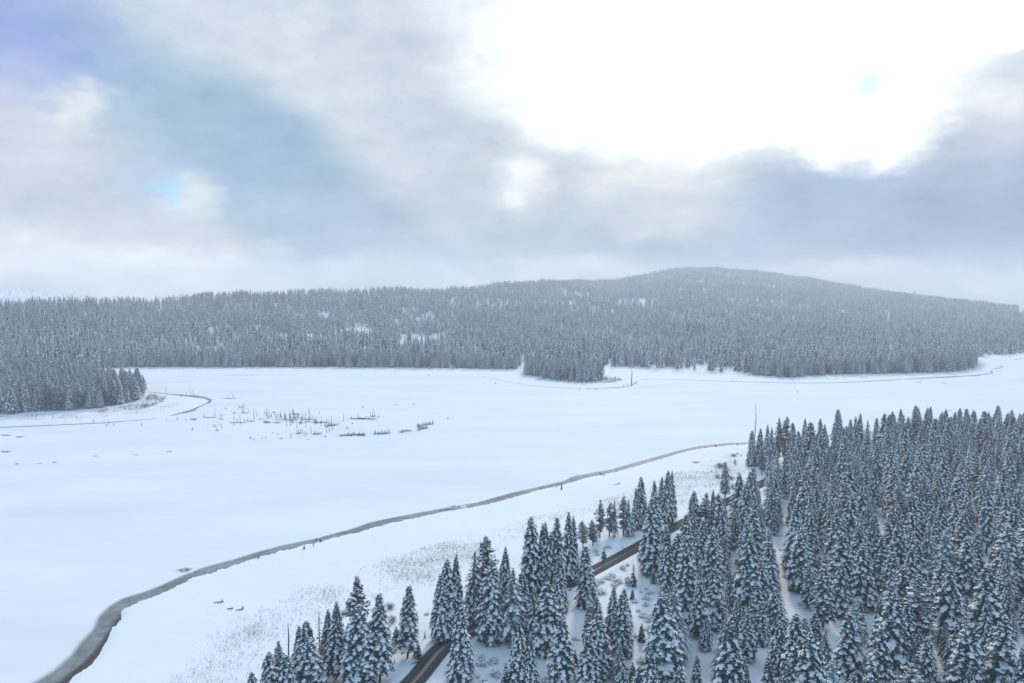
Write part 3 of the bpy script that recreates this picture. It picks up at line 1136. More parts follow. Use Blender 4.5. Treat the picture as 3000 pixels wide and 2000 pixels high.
# explicit trees: kind, x, base row, top row, width factor, label (None: one of its stand), stand
G_ROAD = 'trees between the shore and the road'
G_CLEAR = 'trees around the roadside clearing'
G_DENSE = 'trees of the dense forest'
L_ROAD = 'snow laden fir in the close row of trees between road and shore'
L_CLEAR = 'snowy fir in the loose stand between the clearing and the dense forest'
L_DENSE = 'snow laden fir packed among its neighbours in the dense forest'
EXPL = [
    ('fir5', 741, 2140, 1962, .9, 'short snowy fir showing only its tip at the lower left end of the tree row', G_ROAD),
    ('fir0', 791, 2110, 1905, 1., 'snowy fir cut by the lower frame edge beside the round topped pine', G_ROAD),
    ('pine2', 819, 2040, 1874, .9, 'round topped pine at the left end of the shore side tree row', G_ROAD),
    ('fir3', 838, 2110, 1915, 1.1, 'broad pale fir in front of the thin bare red snag', G_ROAD),
    ('fir1', 878, 2000, 1831, 1.0, 'slim fir just right of the thin bare red snag', G_ROAD),
    ('fir0', 899, 2012, 1814, 1.15, 'tall fir with twin neighbour at the left of the shore side row', G_ROAD),
    ('fir2', 905, 2075, 1868, 1.15, 'broad heavily snowed fir in front of the left tree cluster', G_ROAD),
    ('larch', 938, 1962, 1785, .9, 'thin bare topped conifer behind the left tree cluster', G_ROAD),
    ('fir4', 958, 1952, 1777, .9, 'narrow fir standing behind the tall pointed one', G_ROAD),
    ('fir1', 985, 1992, 1757, 1., 'pointed fir standing clear beside the tallest shaggy pair', G_ROAD),
    ('pine0', 1051, 1965, 1680, 1., 'tallest shaggy conifer with an irregular spread top near the shore grass', G_ROAD),
    ('fir2', 1054, 2012, 1766, 1.2, 'massive fir in front of the irregular topped conifer', G_ROAD),
    ('fir7', 1113, 1997, 1729, 1.05, 'fir with a bare trunk foot beside the road bend', G_ROAD),
    ('fir7', 1194, 1926, 1709, 1.05, 'tall ragged fir standing alone left of the road', G_ROAD),
    ('sap1', 1161, 1890, 1832, 1.4, 'small fir tucked behind the ragged lone fir', G_ROAD),
    ('sap1', 1224, 1926, 1884, 1.5, 'dark bushy young fir at the foot of the ragged lone fir', G_ROAD),
    ('sap2', 1156, 1942, 1927, 1.2, 'tiny sapling in the snow left of the road bend', G_ROAD),
    ('sap2', 1245, 1867, 1845, .9, 'lone thin sapling on open snow left of the road', G_ROAD),
    ('fir1', 1287, 1877, 1703, .95, 'narrow fir at the left of the group above the road', G_ROAD),
    ('fir0', 1315, 1862, 1630, .95, 'tall fir in the middle of the group above the road', G_ROAD),
    ('fir4', 1336, 1852, 1617, .95, 'slim fir at the back of the group above the road', G_ROAD),
    ('fir5', 1296, 1880, 1672, .8, None, G_ROAD),
    ('fir3', 1347, 1990, 1776, 1.05, 'big thickly snowed fir standing alone on the near edge of the road', G_CLEAR),
    ('fir6', 1386, 1814, 1681, 1.1, 'dark cone shaped fir in front of the long limbed hemlock', G_ROAD),
    ('droop0', 1393, 1806, 1606, 1.1, 'long limbed drooping conifer with bare looking branches above the road', G_ROAD),
    ('pine0', 1427, 1795, 1563, 1.1, 'tall bushy pine rising above the row with its trunk showing', G_ROAD),
    ('fir2', 1437, 1876, 1637, 1.0, 'dark based fir beside the road behind the lone fir', G_ROAD),
    ('fir1', 1471, 1830, 1624, .8, None, G_ROAD),
    ('fir4', 1488, 1842, 1594, .9, 'thin pointed fir behind the drooping hemlock', G_ROAD),
    ('droop1', 1500, 1872, 1658, 1.25, 'wide drooping hemlock with hanging snowy limbs beside the road', G_ROAD),
    ('fir3', 1532, 1838, 1676, 1.1, None, G_ROAD),
    ('fir3', 1545, 1770, 1604, .9, None, G_ROAD),
    ('fir0', 1561, 1770, 1507, 1.0, 'tallest fir of the close row left of the road', G_ROAD),
    ('fir4', 1578, 1766, 1526, .85, None, G_ROAD),
    ('fir1', 1601, 1766, 1523, .9, None, G_ROAD),
    ('fir6', 1607, 1770, 1553, .9, None, G_ROAD),
    ('fir7', 1622, 1768, 1511, .9, None, G_ROAD),
    ('fir3', 1640, 1786, 1626, .9, 'fir whose foot touches the far edge of the road', G_ROAD),
    ('fir1', 1568, 1886, 1718, 1.0, 'dark fir standing close beside the near side of the road', G_CLEAR),
    ('fir2', 1600, 1906, 1703, 1.15, 'massive dark fir on the near side of the road with shaded foot', G_CLEAR),
    ('fir0', 1632, 1870, 1690, .8, None, G_ROAD),
    ('fir1', 1662, 1705, 1497, 1.0, 'tall fir at the right end of the close row above the road', G_ROAD),
    ('fir4', 1681, 1700, 1506, .85, None, G_ROAD),
    ('fir5', 1657, 1688, 1604, .9, 'short fir between the tall row and the road', G_ROAD),
    ('droop2', 1680, 1684, 1617, .9, 'short drooping conifer right beside the road gap', G_ROAD),
    ('pine1', 1708, 1604, 1521, 1.3, 'squat rounded pine right of the tall row', G_ROAD),
    ('pine1', 1737, 1598, 1518, 1.35, 'second squat rounded pine beside the open snow', G_ROAD),
    ('pine2', 1757, 1575, 1462, 1.1, 'first of four grey pines above the straight stretch of road', G_ROAD),
    ('pine0', 1785, 1572, 1468, 1.1, 'second of four grey pines above the straight stretch of road', G_ROAD),
    ('droop0', 1800, 1570, 1456, .8, 'third of four grey conifers above the straight stretch of road', G_ROAD),
    ('pine2', 1826, 1568, 1450, 1.1, 'grey pine standing just behind the three above the road', G_ROAD),
    ('droop2', 1842, 1568, 1458, .85, 'last of four grey conifers above the straight stretch of road', G_ROAD),
    ('fir0', 1878, 1545, 1393, .95, 'dark pointed fir beside the grey conifers at the meadow edge', G_ROAD),
    ('fir1', 1862, 1550, 1425, .8, None, G_ROAD),
    ('fir1', 1917, 1525, 1403, .9, 'left one of the pointed fir group standing in the meadow edge', G_ROAD),
    ('fir4', 1934, 1525, 1391, .9, None, G_ROAD),
    ('fir0', 1951, 1530, 1373, .85, 'tallest of the pointed fir group at the meadow edge', G_ROAD),
    ('fir6', 1960, 1528, 1390, .9, None, G_ROAD),
    ('fir1', 1969, 1525, 1374, .75, 'slim right hand twin of the pointed fir group at the meadow edge', G_ROAD),
    ('fir3', 1718, 1772, 1594, 1.05, 'full bodied fir standing alone across the road', G_CLEAR),
    ('sap0', 1769, 1635, 1599, 1.2, 'small dense fir standing alone on snow above the road', G_ROAD),
    ('sap2', 1824, 1606, 1596, 1.1, 'tiny sapling on open snow above the straight road', G_ROAD),
    ('sap0', 1856, 1712, 1650, .85, 'slender young fir beside a bare bush in the clearing', G_CLEAR),
    ('sap1', 1915, 1703, 1668, 1.15, 'small cone shaped fir alone at the right of the clearing', G_CLEAR),
    ('sap1', 1853, 1751, 1723, 1.2, 'short fir behind the twin topped trees in the clearing', G_CLEAR),
    ('sap1', 1880, 1876, 1823, 1.1, 'perfect little fir alone in the lower clearing', G_CLEAR),
    ('sap2', 1463, 1892, 1874, 1.1, 'tiny sapling under the dark fir by the road', G_CLEAR),
    ('fir1', 1791, 1884, 1712, .95, 'left fir of the stand in the middle of the clearing', G_CLEAR),
    ('fir3', 1823, 1915, 1735, 1.0, 'broad fir in the middle stand of the clearing', G_CLEAR),
    ('fir0', 1829, 1850, 1719, .9, 'twin topped fir behind the broad one in the clearing stand', G_CLEAR),
    ('fir5', 1746, 1895, 1742, 1.0, None, G_CLEAR),
    ('fir7', 1727, 1895, 1764, .9, None, G_CLEAR),
    ('fir2', 1748, 1975, 1797, 1.15, 'broad pale fir in front of the clearing stand', G_CLEAR),
    ('fir3', 1724, 2020, 1853, 1.1, None, G_CLEAR),
    ('droop1', 1817, 1990, 1881, 1.2, 'drooping conifer with hanging limbs low in the clearing stand', G_CLEAR),
    ('fir0', 1645, 2005, 1802, 1.1, 'ragged snowy fir alone left of the clearing stand', G_CLEAR),
    ('sap1', 1686, 1945, 1899, 1.1, 'young fir beside the ragged snowy fir', G_CLEAR),
    ('fir1', 1520, 2000, 1804, 1.0, 'fir in the open snow below the massive dark fir', G_CLEAR),
    ('fir4', 1552, 2010, 1855, 1.0, 'shorter companion fir in the open snow below the massive dark fir', G_CLEAR),
    ('sap0', 1485, 2012, 1938, 1.2, 'young pale fir beside the pair in the lower open snow', G_CLEAR),
    ('fir6', 1823, 2090, 1955, 1.0, None, G_CLEAR),
    ('fir0', 1874, 2095, 1946, 1.1, None, G_CLEAR),
    ('sap1', 1852, 2000, 1937, 1.2, None, G_CLEAR),
    ('fir3', 1904, 1676, 1452, 1.05, 'big fir hiding the road where it passes behind the trees', G_CLEAR),
    ('fir0', 1919, 1668, 1440, .95, 'second tall fir where the road vanishes behind the trees', G_CLEAR),
    ('fir4', 1930, 1660, 1500, .9, None, G_CLEAR),
    ('fir1', 1957, 1735, 1540, 1.05, None, G_CLEAR),
    ('fir5', 1947, 1880, 1709, 1.05, None, G_CLEAR),
    ('fir2', 1985, 1730, 1556, 1.05, None, G_CLEAR),
    ('fir7', 2008, 1700, 1500, 1.0, None, G_CLEAR),
    ('fir1', 2022, 1620, 1451, .95, None, G_CLEAR),
    ('fir0', 2035, 1606, 1433, 1.0, None, G_CLEAR),
    ('pine0', 2065, 1610, 1436, 1.1, None, G_CLEAR),
    ('fir4', 2092, 1600, 1427, .9, None, G_CLEAR),
    ('fir2', 2100, 1615, 1440, 1.0, None, G_CLEAR),
    ('fir6', 2118, 1610, 1470, .9, None, G_CLEAR),
    ('fir7', 2124, 1457, 1349, 1.0, 'fir with a tufted top standing alone in the meadow near the bushes', G_ROAD),
    ('fir1', 2168, 1505, 1384, .85, 'pointed fir just right of the road gap', G_CLEAR),
    ('fir2', 2200, 1515, 1378, 1.15, None, G_CLEAR),
    ('droop0', 2205, 1520, 1375, .9, None, G_CLEAR),
    ('fir3', 2200, 1363, 1257, .9, 'dark columnar fir at the shore end of the dense forest beside the bare snag', G_DENSE),
    ('fir0', 2223, 1362, 1250, .85, None, G_DENSE),
    ('fir1', 2243, 1372, 1240, .85, None, G_DENSE),
    ('fir4', 2256, 1370, 1248, .8, None, G_DENSE),
    ('fir6', 2262, 1415, 1285, 1.0, 'dark tall fir standing against the road behind it', G_DENSE),
    ('pine2', 2277, 1360, 1222, .9, None, G_DENSE),
    ('pine0', 2296, 1362, 1214, .9, 'tall fluffy pine over the road end', G_DENSE),
    ('fir3', 2320, 1330, 1235, 1.0, None, G_DENSE),
    ('fir1', 2355, 1330, 1222, .95, None, G_DENSE),
    ('fir7', 2372, 1345, 1236, .95, None, G_DENSE),
    ('fir5', 2404, 1335, 1222, .95, None, G_DENSE),
    ('fir2', 2310, 1425, 1318, 1.05, None, G_DENSE),
    ('fir1', 1964, 1870, 1711, 1., None, G_CLEAR),
    ('fir3', 2008, 1822, 1567, 1., None, G_DENSE),
    ('fir0', 2021, 1812, 1643, .95, None, G_DENSE),
    ('fir5', 1983, 1888, 1771, .95, None, G_DENSE),
    ('fir2', 2088, 1720, 1545, 1., None, G_DENSE),
    ('fir1', 2120, 1690, 1567, .95, None, G_DENSE),
    ('fir0', 2094, 1840, 1658, 1.05, 'snowy fir at the left rim of the inner snow gap', G_DENSE),
    ('fir4', 2138, 1790, 1668, .9, None, G_DENSE),
    ('fir3', 2155, 1605, 1490, .95, None, G_DENSE),
    ('fir2', 2204, 1655, 1493, 1.1, None, G_DENSE),
    ('fir6', 2202, 1712, 1572, 1.05, None, G_DENSE),
    ('fir1', 2258, 1722, 1556, 1.0, 'single pointed fir standing in the inner snow gap', G_DENSE),
    ('fir7', 2270, 1568, 1490, 1.0, 'fir on a bare trunk at the top of the inner snow gap', G_DENSE),
    ('fir2', 2346, 1730, 1545, 1.15, 'heavy dark based fir at the right rim of the inner snow gap', G_DENSE),
    ('fir0', 2216, 1845, 1704, 1., None, G_DENSE),
    ('fir1', 2161, 1860, 1747, 1., None, G_DENSE),
    ('fir5', 2187, 1935, 1789, 1., None, G_DENSE),
    ('fir3', 2226, 1885, 1760, 1., None, G_DENSE),
    ('fir2', 2273, 1850, 1721, 1.05, None, G_DENSE),
    ('fir0', 2279, 1970, 1825, 1.05, None, G_DENSE),
    ('fir6', 2123, 1960, 1806, 1., None, G_DENSE),
    ('fir1', 2066, 1905, 1809, .95, None, G_DENSE),
    ('droop0', 2104, 1995, 1875, 1.1, None, G_DENSE),
    ('pine0', 2350, 1960, 1802, 1.1, None, G_DENSE),
    ('fir7', 2388, 1905, 1787, 1., None, G_DENSE),
    ('fir7', 2410, 1838, 1648, 1.1, 'fir with a bare trunk foot above a patch of open snow', G_DENSE),
    ('fir1', 2435, 1716, 1600, 1., None, G_DENSE),
    ('droop2', 2762, 1717, 1540, 1.15, 'pale hemlock with thin drooping arms on the small inner snow patch', G_DENSE),
    ('fir2', 2830, 1735, 1570, 1.15, None, G_DENSE),
    ('dead', 2672, 2075, 1915, 1.05, 'rust tinged dying fir at the lower edge of the dense forest', G_DENSE),
    ('droop1', 2528, 1370, 1276, 1.0, None, G_DENSE),
]
near_xy = []
n_real = 0
LIMIT = 300


def tree_height(px, yb, yt, p):
    """height of a tree whose foot stands at p and whose tip meets image row yt"""
    dirv = px_dir(px, yt)
    return CAM_H + p.y * dirv.z / dirv.y - p.z


def zone_label(c, key, grp):
    u, v = project(c[:3])
    ut, vt = project((c[0], c[1], c[2] + c[3]))
    big = 'short' if c[3] < 16 else 'tall' if c[3] > 22.5 else 'medium'
    form = {'fir0': 'full', 'fir1': 'slim pointed', 'fir2': 'broad', 'fir3': 'column shaped', 'fir4': 'very slim', 'fir5': 'ragged', 'fir6': 'cone shaped', 'fir7': 'blunt topped'}[key] if key.startswith('fir') else {'p': 'open crowned', 'd': 'drooping', 's': 'young'}[key[0]]
    if v > 2010:
        where = 'cut off ' + ('below the snow gap' if u < 2350 else 'near the rusty fir' if u < 2800 else 'in the right corner')
    elif v < 1480:
        where = 'near the lake side forest edge'
    elif u > 2850:
        where = 'along the right frame edge'
    elif u < 2120:
        where = 'at the forest clearing edge'
    elif u < 2420:
        where = 'around the inner snow gap'
    elif v < 1700:
        where = 'in the upper middle forest'
    else:
        where = 'around the small snow patch'
    if grp == G_ROAD:
        where = 'above the road bend' if u < 1520 else 'in the tall roadside row' if u < 1700 else 'beside the grey conifers' if u < 1890 else 'in the pointed meadow group'
    elif grp == G_CLEAR:
        where = ('cut off in the lower clearing' if v > 1995 else 'in the middle clearing stand' if u < 1880 else 'at the right clearing rim' if v > 1760 else
                 'where the road vanishes behind trees' if u < 2000 else 'in the upper road grove')
    return big + ' ' + form + (' snowy fir ' if key.startswith('fir') else ' snowy conifer ') + where


for i, (key, x, yb, yt, wf, lab, grp) in enumerate(EXPL):
    p = place(x, yb)
    h = tree_height(x, yb, yt, p)
    rr = random.Random(500 + i)
    sap = key.startswith('sap')
    pine_k = key.startswith('pine')
    if key.startswith('fir'):
        wf *= min(1.5, max(.85, (21.0 / max(h, 5)) ** .5)) * 1.06
    lab = lab or zone_label((p.x, p.y, p.z, h), key, grp)
    nm = 'fir_sapling' if sap else 'pine_tree' if pine_k else 'hemlock_tree' if key.startswith('droop') else 'fir_tree'
    real_tree(key, p, h, wf, rr.uniform(0, 6.28), lab, grp, nm, 'sapling' if sap else 'tree')
    near_xy.append((p.x, p.y, .45 if sap else 1.0))
    n_real += 1

# the dense forest: random stand inside a boundary, kept off the road and the open snow
DENSE = [(2205, 1372), (2300, 1340), (2400, 1318), (2480, 1290), (2650, 1277), (3000, 1262), (3300, 1255), (3700, 1600), (4400, 2450), (2100, 2450), (1850, 2120), (1960, 1900), (2010, 1760), (2060, 1640),
         (2180, 1520), (2230, 1450)]
dense_w = np.array([ground_at(x, y)[:2] for x, y in DENSE])
OPEN = [[(2240, 1540), (2290, 1545), (2310, 1640), (2350, 1740), (2365, 1850), (2310, 1880), (2285, 1780), (2270, 1700), (2215, 1600)],
        [(2715, 1660), (2790, 1690), (2790, 1760), (2730, 1765), (2715, 1720)],
        [(2390, 1840), (2430, 1830), (2440, 1880), (2395, 1900)],
        [(2060, 1720), (2085, 1720), (2080, 1830), (2045, 1830)],
        [(2140, 1600), (2175, 1595), (2178, 1720), (2150, 1730)],
        [(2860, 1745), (2890, 1745), (2890, 1810), (2860, 1810)]]
open_w = [np.array([ground_at(x, y)[:2] for x, y in o]) for o in OPEN]
cand = []
rr = random.Random(77)
lo, hi = dense_w.min(0), dense_w.max(0)
cell = {}


def near_ok(x, y, dmin):
    ci, cj = int(x // 12), int(y // 12)
    for a in (-1, 0, 1):
        for b in (-1, 0, 1):
            for (u, v, w) in cell.get((ci + a, cj + b), ()):
                if (u - x) ** 2 + (v - y) ** 2 < (dmin * w) ** 2:
                    return False
    return True


for (x, y, w) in near_xy:
    cell.setdefault((int(x // 12), int(y // 12)), []).append((x, y, w))
N = 9000
cx_ = np.array([rr.uniform(lo[0], hi[0]) for _ in range(N)]); cy_ = np.array([rr.uniform(max(lo[1], 120), hi[1]) for _ in range(N)])
ok = inside(cx_, cy_, dense_w) & (dist_poly(cx_, cy_, road_c[::3]) > 7.5)
for o in open_w:
    ok &= ~inside(cx_, cy_, o)
z_all = near_height(cx_, cy_)
gap_n = sines(cx_, cy_, 30, 120, 12, 123)
for x, y, z, k, _gap in zip(cx_, cy_, z_all, ok, gap_n):
    if not k:
        continue
    if near_ok(x, y, rr.uniform(6.0, 8.2) + 2.2 * max(0, _gap)):
        cell.setdefault((int(x // 12), int(y // 12)), []).append((x, y, 1.0))
        cand.append((x, y, z, min(31, max(14, rr.gauss(22.5, 4.2))) if rr.random() > .16 else rr.uniform(7, 15)))
vis, rest = [], []
for c in cand:
    u, v = project((c[0], c[1], c[2] + c[3]))
    ub, vb = project(c[:3])
    m = 60
    if -m < u < 3000 + m and v < 1990:
        vis.append((vb - v, c))
    elif u < 3300 and v < 2300:
        rest.append(c)
vis.sort(key=lambda t: -t[0])


keys_w = FIRS * 5 + DROOPS + PINES[:2]
for sz, c in vis[:LIMIT - n_real]:
    key = rr.choice(keys_w)
    lab = zone_label(c, key, G_DENSE)
    real_tree(key, c[:3], c[3], rr.uniform(.85, 1.25), rr.uniform(0, 6.28), lab, G_DENSE,
              'pine_tree' if key.startswith('pine') else 'hemlock_tree' if key.startswith('droop') else 'fir_tree')
rest += [c for _s2, c in vis[LIMIT - n_real:]]

# look-alikes within one zone: say which one it is by its place
by_label = {}
for o in COL.objects:
    if o.get('category') == 'tree':
        by_label.setdefault(o['label'], []).append(o)
NUM = ['', '', 'two', 'three', 'four', 'five', 'six', 'seven', 'eight', 'nine', 'ten', 'eleven', 'twelve']
ORD = ['leftmost', 'second from left', 'third from left', 'fourth from left', 'fifth from left', 'sixth from left', 'seventh from left', 'eighth from left', 'ninth from left', 'tenth from left', 'eleventh from left']
for lab, os_ in by_label.items():
    n_ = len(os_)
    if n_ > 1 and n_ < len(NUM):
        os_.sort(key=lambda o: project(o.location)[0])
        for i, o in enumerate(os_):
            o['label'] = lab + ', ' + ('rightmost' if i == n_ - 1 else ORD[i]) + ' of ' + NUM[n_]

# ------------------------------------------------------------------ woods as instanced stuff

def wood(name, meshes, pts, scl, rot, var, label, wsc=None):
    """one object: points that carry tree instances"""
    pts = np.asarray(pts, np.float32)
    me = bpy.data.meshes.new(name)
    me.vertices.add(len(pts))
    me.vertices.foreach_set('co', pts.ravel())
    wsc = np.ones(len(pts)) if wsc is None else wsc
    sc = np.stack([scl * wsc, scl * wsc, scl], 1).astype(np.float32)
    a = me.attributes.new('tree_scale', 'FLOAT_VECTOR', 'POINT'); a.data.foreach_set('vector', sc.ravel())
    ro = np.zeros((len(pts), 3), np.float32); ro[:, 2] = rot
    a = me.attributes.new('tree_turn', 'FLOAT_VECTOR', 'POINT'); a.data.foreach_set('vector', ro.ravel())
    a = me.attributes.new('tree_kind', 'INT', 'POINT'); a.data.foreach_set('value', np.asarray(var, np.int32))
    me.update()
    o = link(name, me, kind='stuff', label=label)
    ng = bpy.data.node_groups.new(name, 'GeometryNodeTree')
    ng.interface.new_socket('Geometry', in_out='INPUT', socket_type='NodeSocketGeometry')
    ng.interface.new_socket('Geometry', in_out='OUTPUT', socket_type='NodeSocketGeometry')
    t = NT(ng)
    gi, go = t.n('NodeGroupInput'), t.n('NodeGroupOutput')
    m2p = t.n('GeometryNodeMeshToPoints')
    t.link(gi.outputs[0], m2p.inputs[0])
    jn = t.n('GeometryNodeJoinGeometry')

    def named(nm, typ):
        nd = t.n('GeometryNodeInputNamedAttribute', data_type=typ)
        nd.inputs['Name'].default_value = nm
        return nd.outputs['Attribute']
    sc_, ro_, kd = named('tree_scale', 'FLOAT_VECTOR'), named('tree_turn', 'FLOAT_VECTOR'), named('tree_kind', 'INT')
    e2r = t.n('FunctionNodeEulerToRotation')
    t.link(ro_, e2r.inputs[0])
    for i, m in enumerate(meshes):
        po = bpy.data.objects.new('tree_shape', m)      # not linked to the scene: only its mesh is instanced
        oi = t.n('GeometryNodeObjectInfo')
        oi.inputs['Object'].default_value = po
        oi.inputs['As Instance'].default_value = True
        cmp_ = t.n('FunctionNodeCompare', data_type='INT', operation='EQUAL')
        t.link(kd, cmp_.inputs['A'] if False else cmp_.inputs[2])
        cmp_.inputs[3].default_value = i
        ip = t.n('GeometryNodeInstanceOnPoints')
        t.link(m2p.outputs[0], ip.inputs['Points'])
        t.link(cmp_.outputs[0], ip.inputs['Selection'])
        t.link(oi.outputs['Geometry'], ip.inputs['Instance'])
        t.link(e2r.outputs[0], ip.inputs['Rotation'])
        t.link(sc_, ip.inputs['Scale'])
        t.link(ip.outputs[0], jn.inputs[0])
    t.link(jn.outputs[0], go.inputs[0])
    md = o.modifiers.new('trees', 'NODES')
    md.node_group = ng
    return o


if rest:
    arr = np.array(rest)
    kk = FIRS + DROOPS[:1] + PINES[:1]
    nn = len(arr)
    wood('dense_forest', [PROTO[k]['one'] for k in kk], arr[:, :3], arr[:, 3] / 20.0, rs.uniform(0, 6.28, nn), rs.choice(len(kk), nn, p=[.11] * 8 + [.06, .06]),
         'farther snowy trees of the dense forest by the shore', rs.uniform(.9, 1.15, nn))

# hillside forest
CLEARINGS = [(950, 926, 26, 7), (880, 935, 20, 5), (765, 962, 22, 7), (820, 1022, 40, 6), (1050, 970, 55, 8), (1245, 994, 60, 8), (1300, 985, 30, 4), (890, 990, 28, 8), (1945, 815, 24, 1.5), (2258, 843, 16, 1.5),
             (600, 967, 14, 6), (640, 1010, 12, 6), (360, 965, 6, 4), (680, 990, 10, 8), (455, 1010, 10, 10), (1880, 882, 12, 8), (2400, 900, 12, 3), (2460, 912, 14, 4), (2520, 905, 10, 3), (2610, 920, 20, 3), (2680, 880, 8, 3),
             (735, 1068, 14, 10), (640, 1030, 30, 5), (2080, 968, 6, 4), (2320, 1006, 16, 5), (2105, 985, 14, 4), (1730, 930, 10, 3), (2990, 915, 8, 6), (330, 905, 4, 2), (820, 985, 24, 6), (1130, 1000, 12, 5)]
px_s, py_s = [], []
NQ = 560000
q = rs.uniform(-.98, .98, NQ)
ppx = 1500 + 2000 * q
Ty = depth_of(interp(T_PX, ppx)); Rg = interp(RIDGE, ppx)
Yd = np.exp(rs.uniform(math.log(780), math.log(5100), NQ))
# accept to get an even stand that thins with distance
dens = 1 / 165.0 * np.minimum(1, (1500 / Yd)) ** .7 * (1 + .8 * (Yd > 3300))
acc = rs.uniform(0, 1, NQ) < dens * Yd ** 2 * (1.96 * math.log(5100 / 780) / NQ)
k = acc & (Yd > Ty * 1.0) & (Yd < Rg * 1.03)
q, Yd, ppx = q[k], Yd[k], ppx[k]
xw = q * Yd
zw = far_z(xw, Yd)
base_py = 1000 - 2000 * ((Yd * math.sin(PITCH) + (zw - CAM_H) * math.cos(PITCH)) / (Yd * math.cos(PITCH) - (zw - CAM_H) * math.sin(PITCH)))
keep = np.ones(len(q), bool)
for (cx, cyy, a, b) in CLEARINGS:
    keep &= ((ppx - cx) / a) ** 2 + ((base_py - cyy - b * .6) / (b * 1.6)) ** 2 > 1
keep &= sines(xw, Yd, 60, 240, 10, 91) + rs.normal(0, .35, len(q)) < 1.55
q, Yd, xw, zw = q[keep], Yd[keep], xw[keep], zw[keep]
nn = len(q)
st = sines(xw, Yd, 70, 420, 14, 95)
st2 = sines(xw, Yd, 90, 350, 10, 96)
hh = (rs.normal(27.0, 5.5, nn) * (1 + .16 * st2)).clip(8, 36) * (1 - .18 * (Yd > 3500))
frosted = rs.uniform(size=nn) < np.clip(.52 + .36 * st, .1, .95)
kinds = np.where(frosted, rs.choice([0, 1, 2, 3, 8], nn), rs.choice([4, 5, 6, 7, 9], nn))
wood('hillside_forest', FAR, np.stack([xw, Yd, zw - .2], 1), hh / 20, rs.uniform(0, 6.28, nn), kinds, 'dense snow dusted forest covering the hills behind the lake', rs.uniform(1.1, 1.6, nn))

# shore stands with more detail: peninsula, point wood and promontory
MID = []
for k in ('fir0', 'fir1', 'fir2', 'fir3', 'fir6', 'fir7', 'pine0', 'pine1', 'pine2', 'droop0'):
    mm = PROTO[k]['one'].copy()
    mm.materials[0] = M_stand
    MID.append(mm)


def stand(name, poly_px, spacing, hmean, zfun, label, seed, pines=.3, hsd=3.0):
    poly = np.array([at(x, y)[:2] for x, y in poly_px])
    r = random.Random(seed)
    lo_, hi_ = poly.min(0), poly.max(0)
    n = int((hi_[0] - lo_[0]) * (hi_[1] - lo_[1]) / (spacing ** 2) * 3)
    x = np.array([r.uniform(lo_[0], hi_[0]) for _ in range(n)]); y = np.array([r.uniform(lo_[1], hi_[1]) for _ in range(n)])
    k = inside(x, y, poly)
    grid, P = {}, []
    for a, b in zip(x[k], y[k]):
        ci, cj = int(a // spacing), int(b // spacing)
        if any((u - a) ** 2 + (v - b) ** 2 < spacing ** 2 for i in (-1, 0, 1) for j in (-1, 0, 1) for (u, v) in grid.get((ci + i, cj + j), ())):
            continue
        grid.setdefault((ci, cj), []).append((a, b)); P.append((a, b))
    P = np.array(P)
    z = zfun(P[:, 0], P[:, 1])
    m = len(P)
    rv = np.random.RandomState(seed)
    kind = np.where(rv.uniform(size=m) < pines, rv.randint(6, 10, m), rv.randint(0, 6, m))
    wood(name, MID, np.stack([P[:, 0], P[:, 1], z - .1], 1), rv.normal(hmean, hsd, m).clip(7, 34) / 20, rv.uniform(0, 6.28, m), kind, label, rv.uniform(1.0, 1.35, m))
    return m


stand('peninsula_forest', [(-500, 1262), (-100, 1224), (60, 1213), (190, 1207), (260, 1203), (330, 1193), (385, 1184), (418, 1172), (427, 1163), (415, 1154), (380, 1143), (300, 1125), (270, 1105), (230, 1092), (-500, 1092)], 7.0, 25,
      lambda x, y: pen_height(x, y), 'snow dusted trees crowding the low peninsula on the left', 31, .4, 3.5)
stand('point_forest', [(1540, 1098), (1580, 1106), (1620, 1111), (1680, 1117), (1720, 1118), (1760, 1113), (1768, 1105), (1760, 1097), (1700, 1090), (1620, 1082), (1540, 1084)], 6.6, 22, lambda x, y: far_z(x, y), 'small wood on the rounded point at the far shore', 32, .35)
stand('promontory_forest', [(2205, 1099), (2300, 1106), (2345, 1104), (2430, 1098), (2640, 1094), (2790, 1090), (2840, 1083), (2858, 1074), (2858, 1062), (2835, 1066), (2640, 1082), (2430, 1088), (2205, 1090)], 6.6, 22, lambda x, y: far_z(x, y),
      'trees edging the far right shore', 33, .35)
stand('shore_edge_forest', [(280, 1079), (420, 1076), (700, 1076), (1000, 1076), (1355, 1079), (1513, 1082), (1513, 1076), (1000, 1068), (700, 1067), (280, 1072)], 7.5, 23, lambda x, y: far_z(x, y), 'front row of snowy trees along the far shore', 34, .3)
nb = 1500
q = rs.uniform(-1.1, -.52, nb); u = rs.uniform(.05, 1.0, nb)
dd, zz = back_height(q, u)
wood('far_hill_forest', FAR, np.stack([q * dd, dd, zz - .3], 1), rs.uniform(.5, 1.0, nb), rs.uniform(0, 6.28, nb), rs.randint(0, 7, nb), 'sparse snowy trees on the white hill behind the ridge')

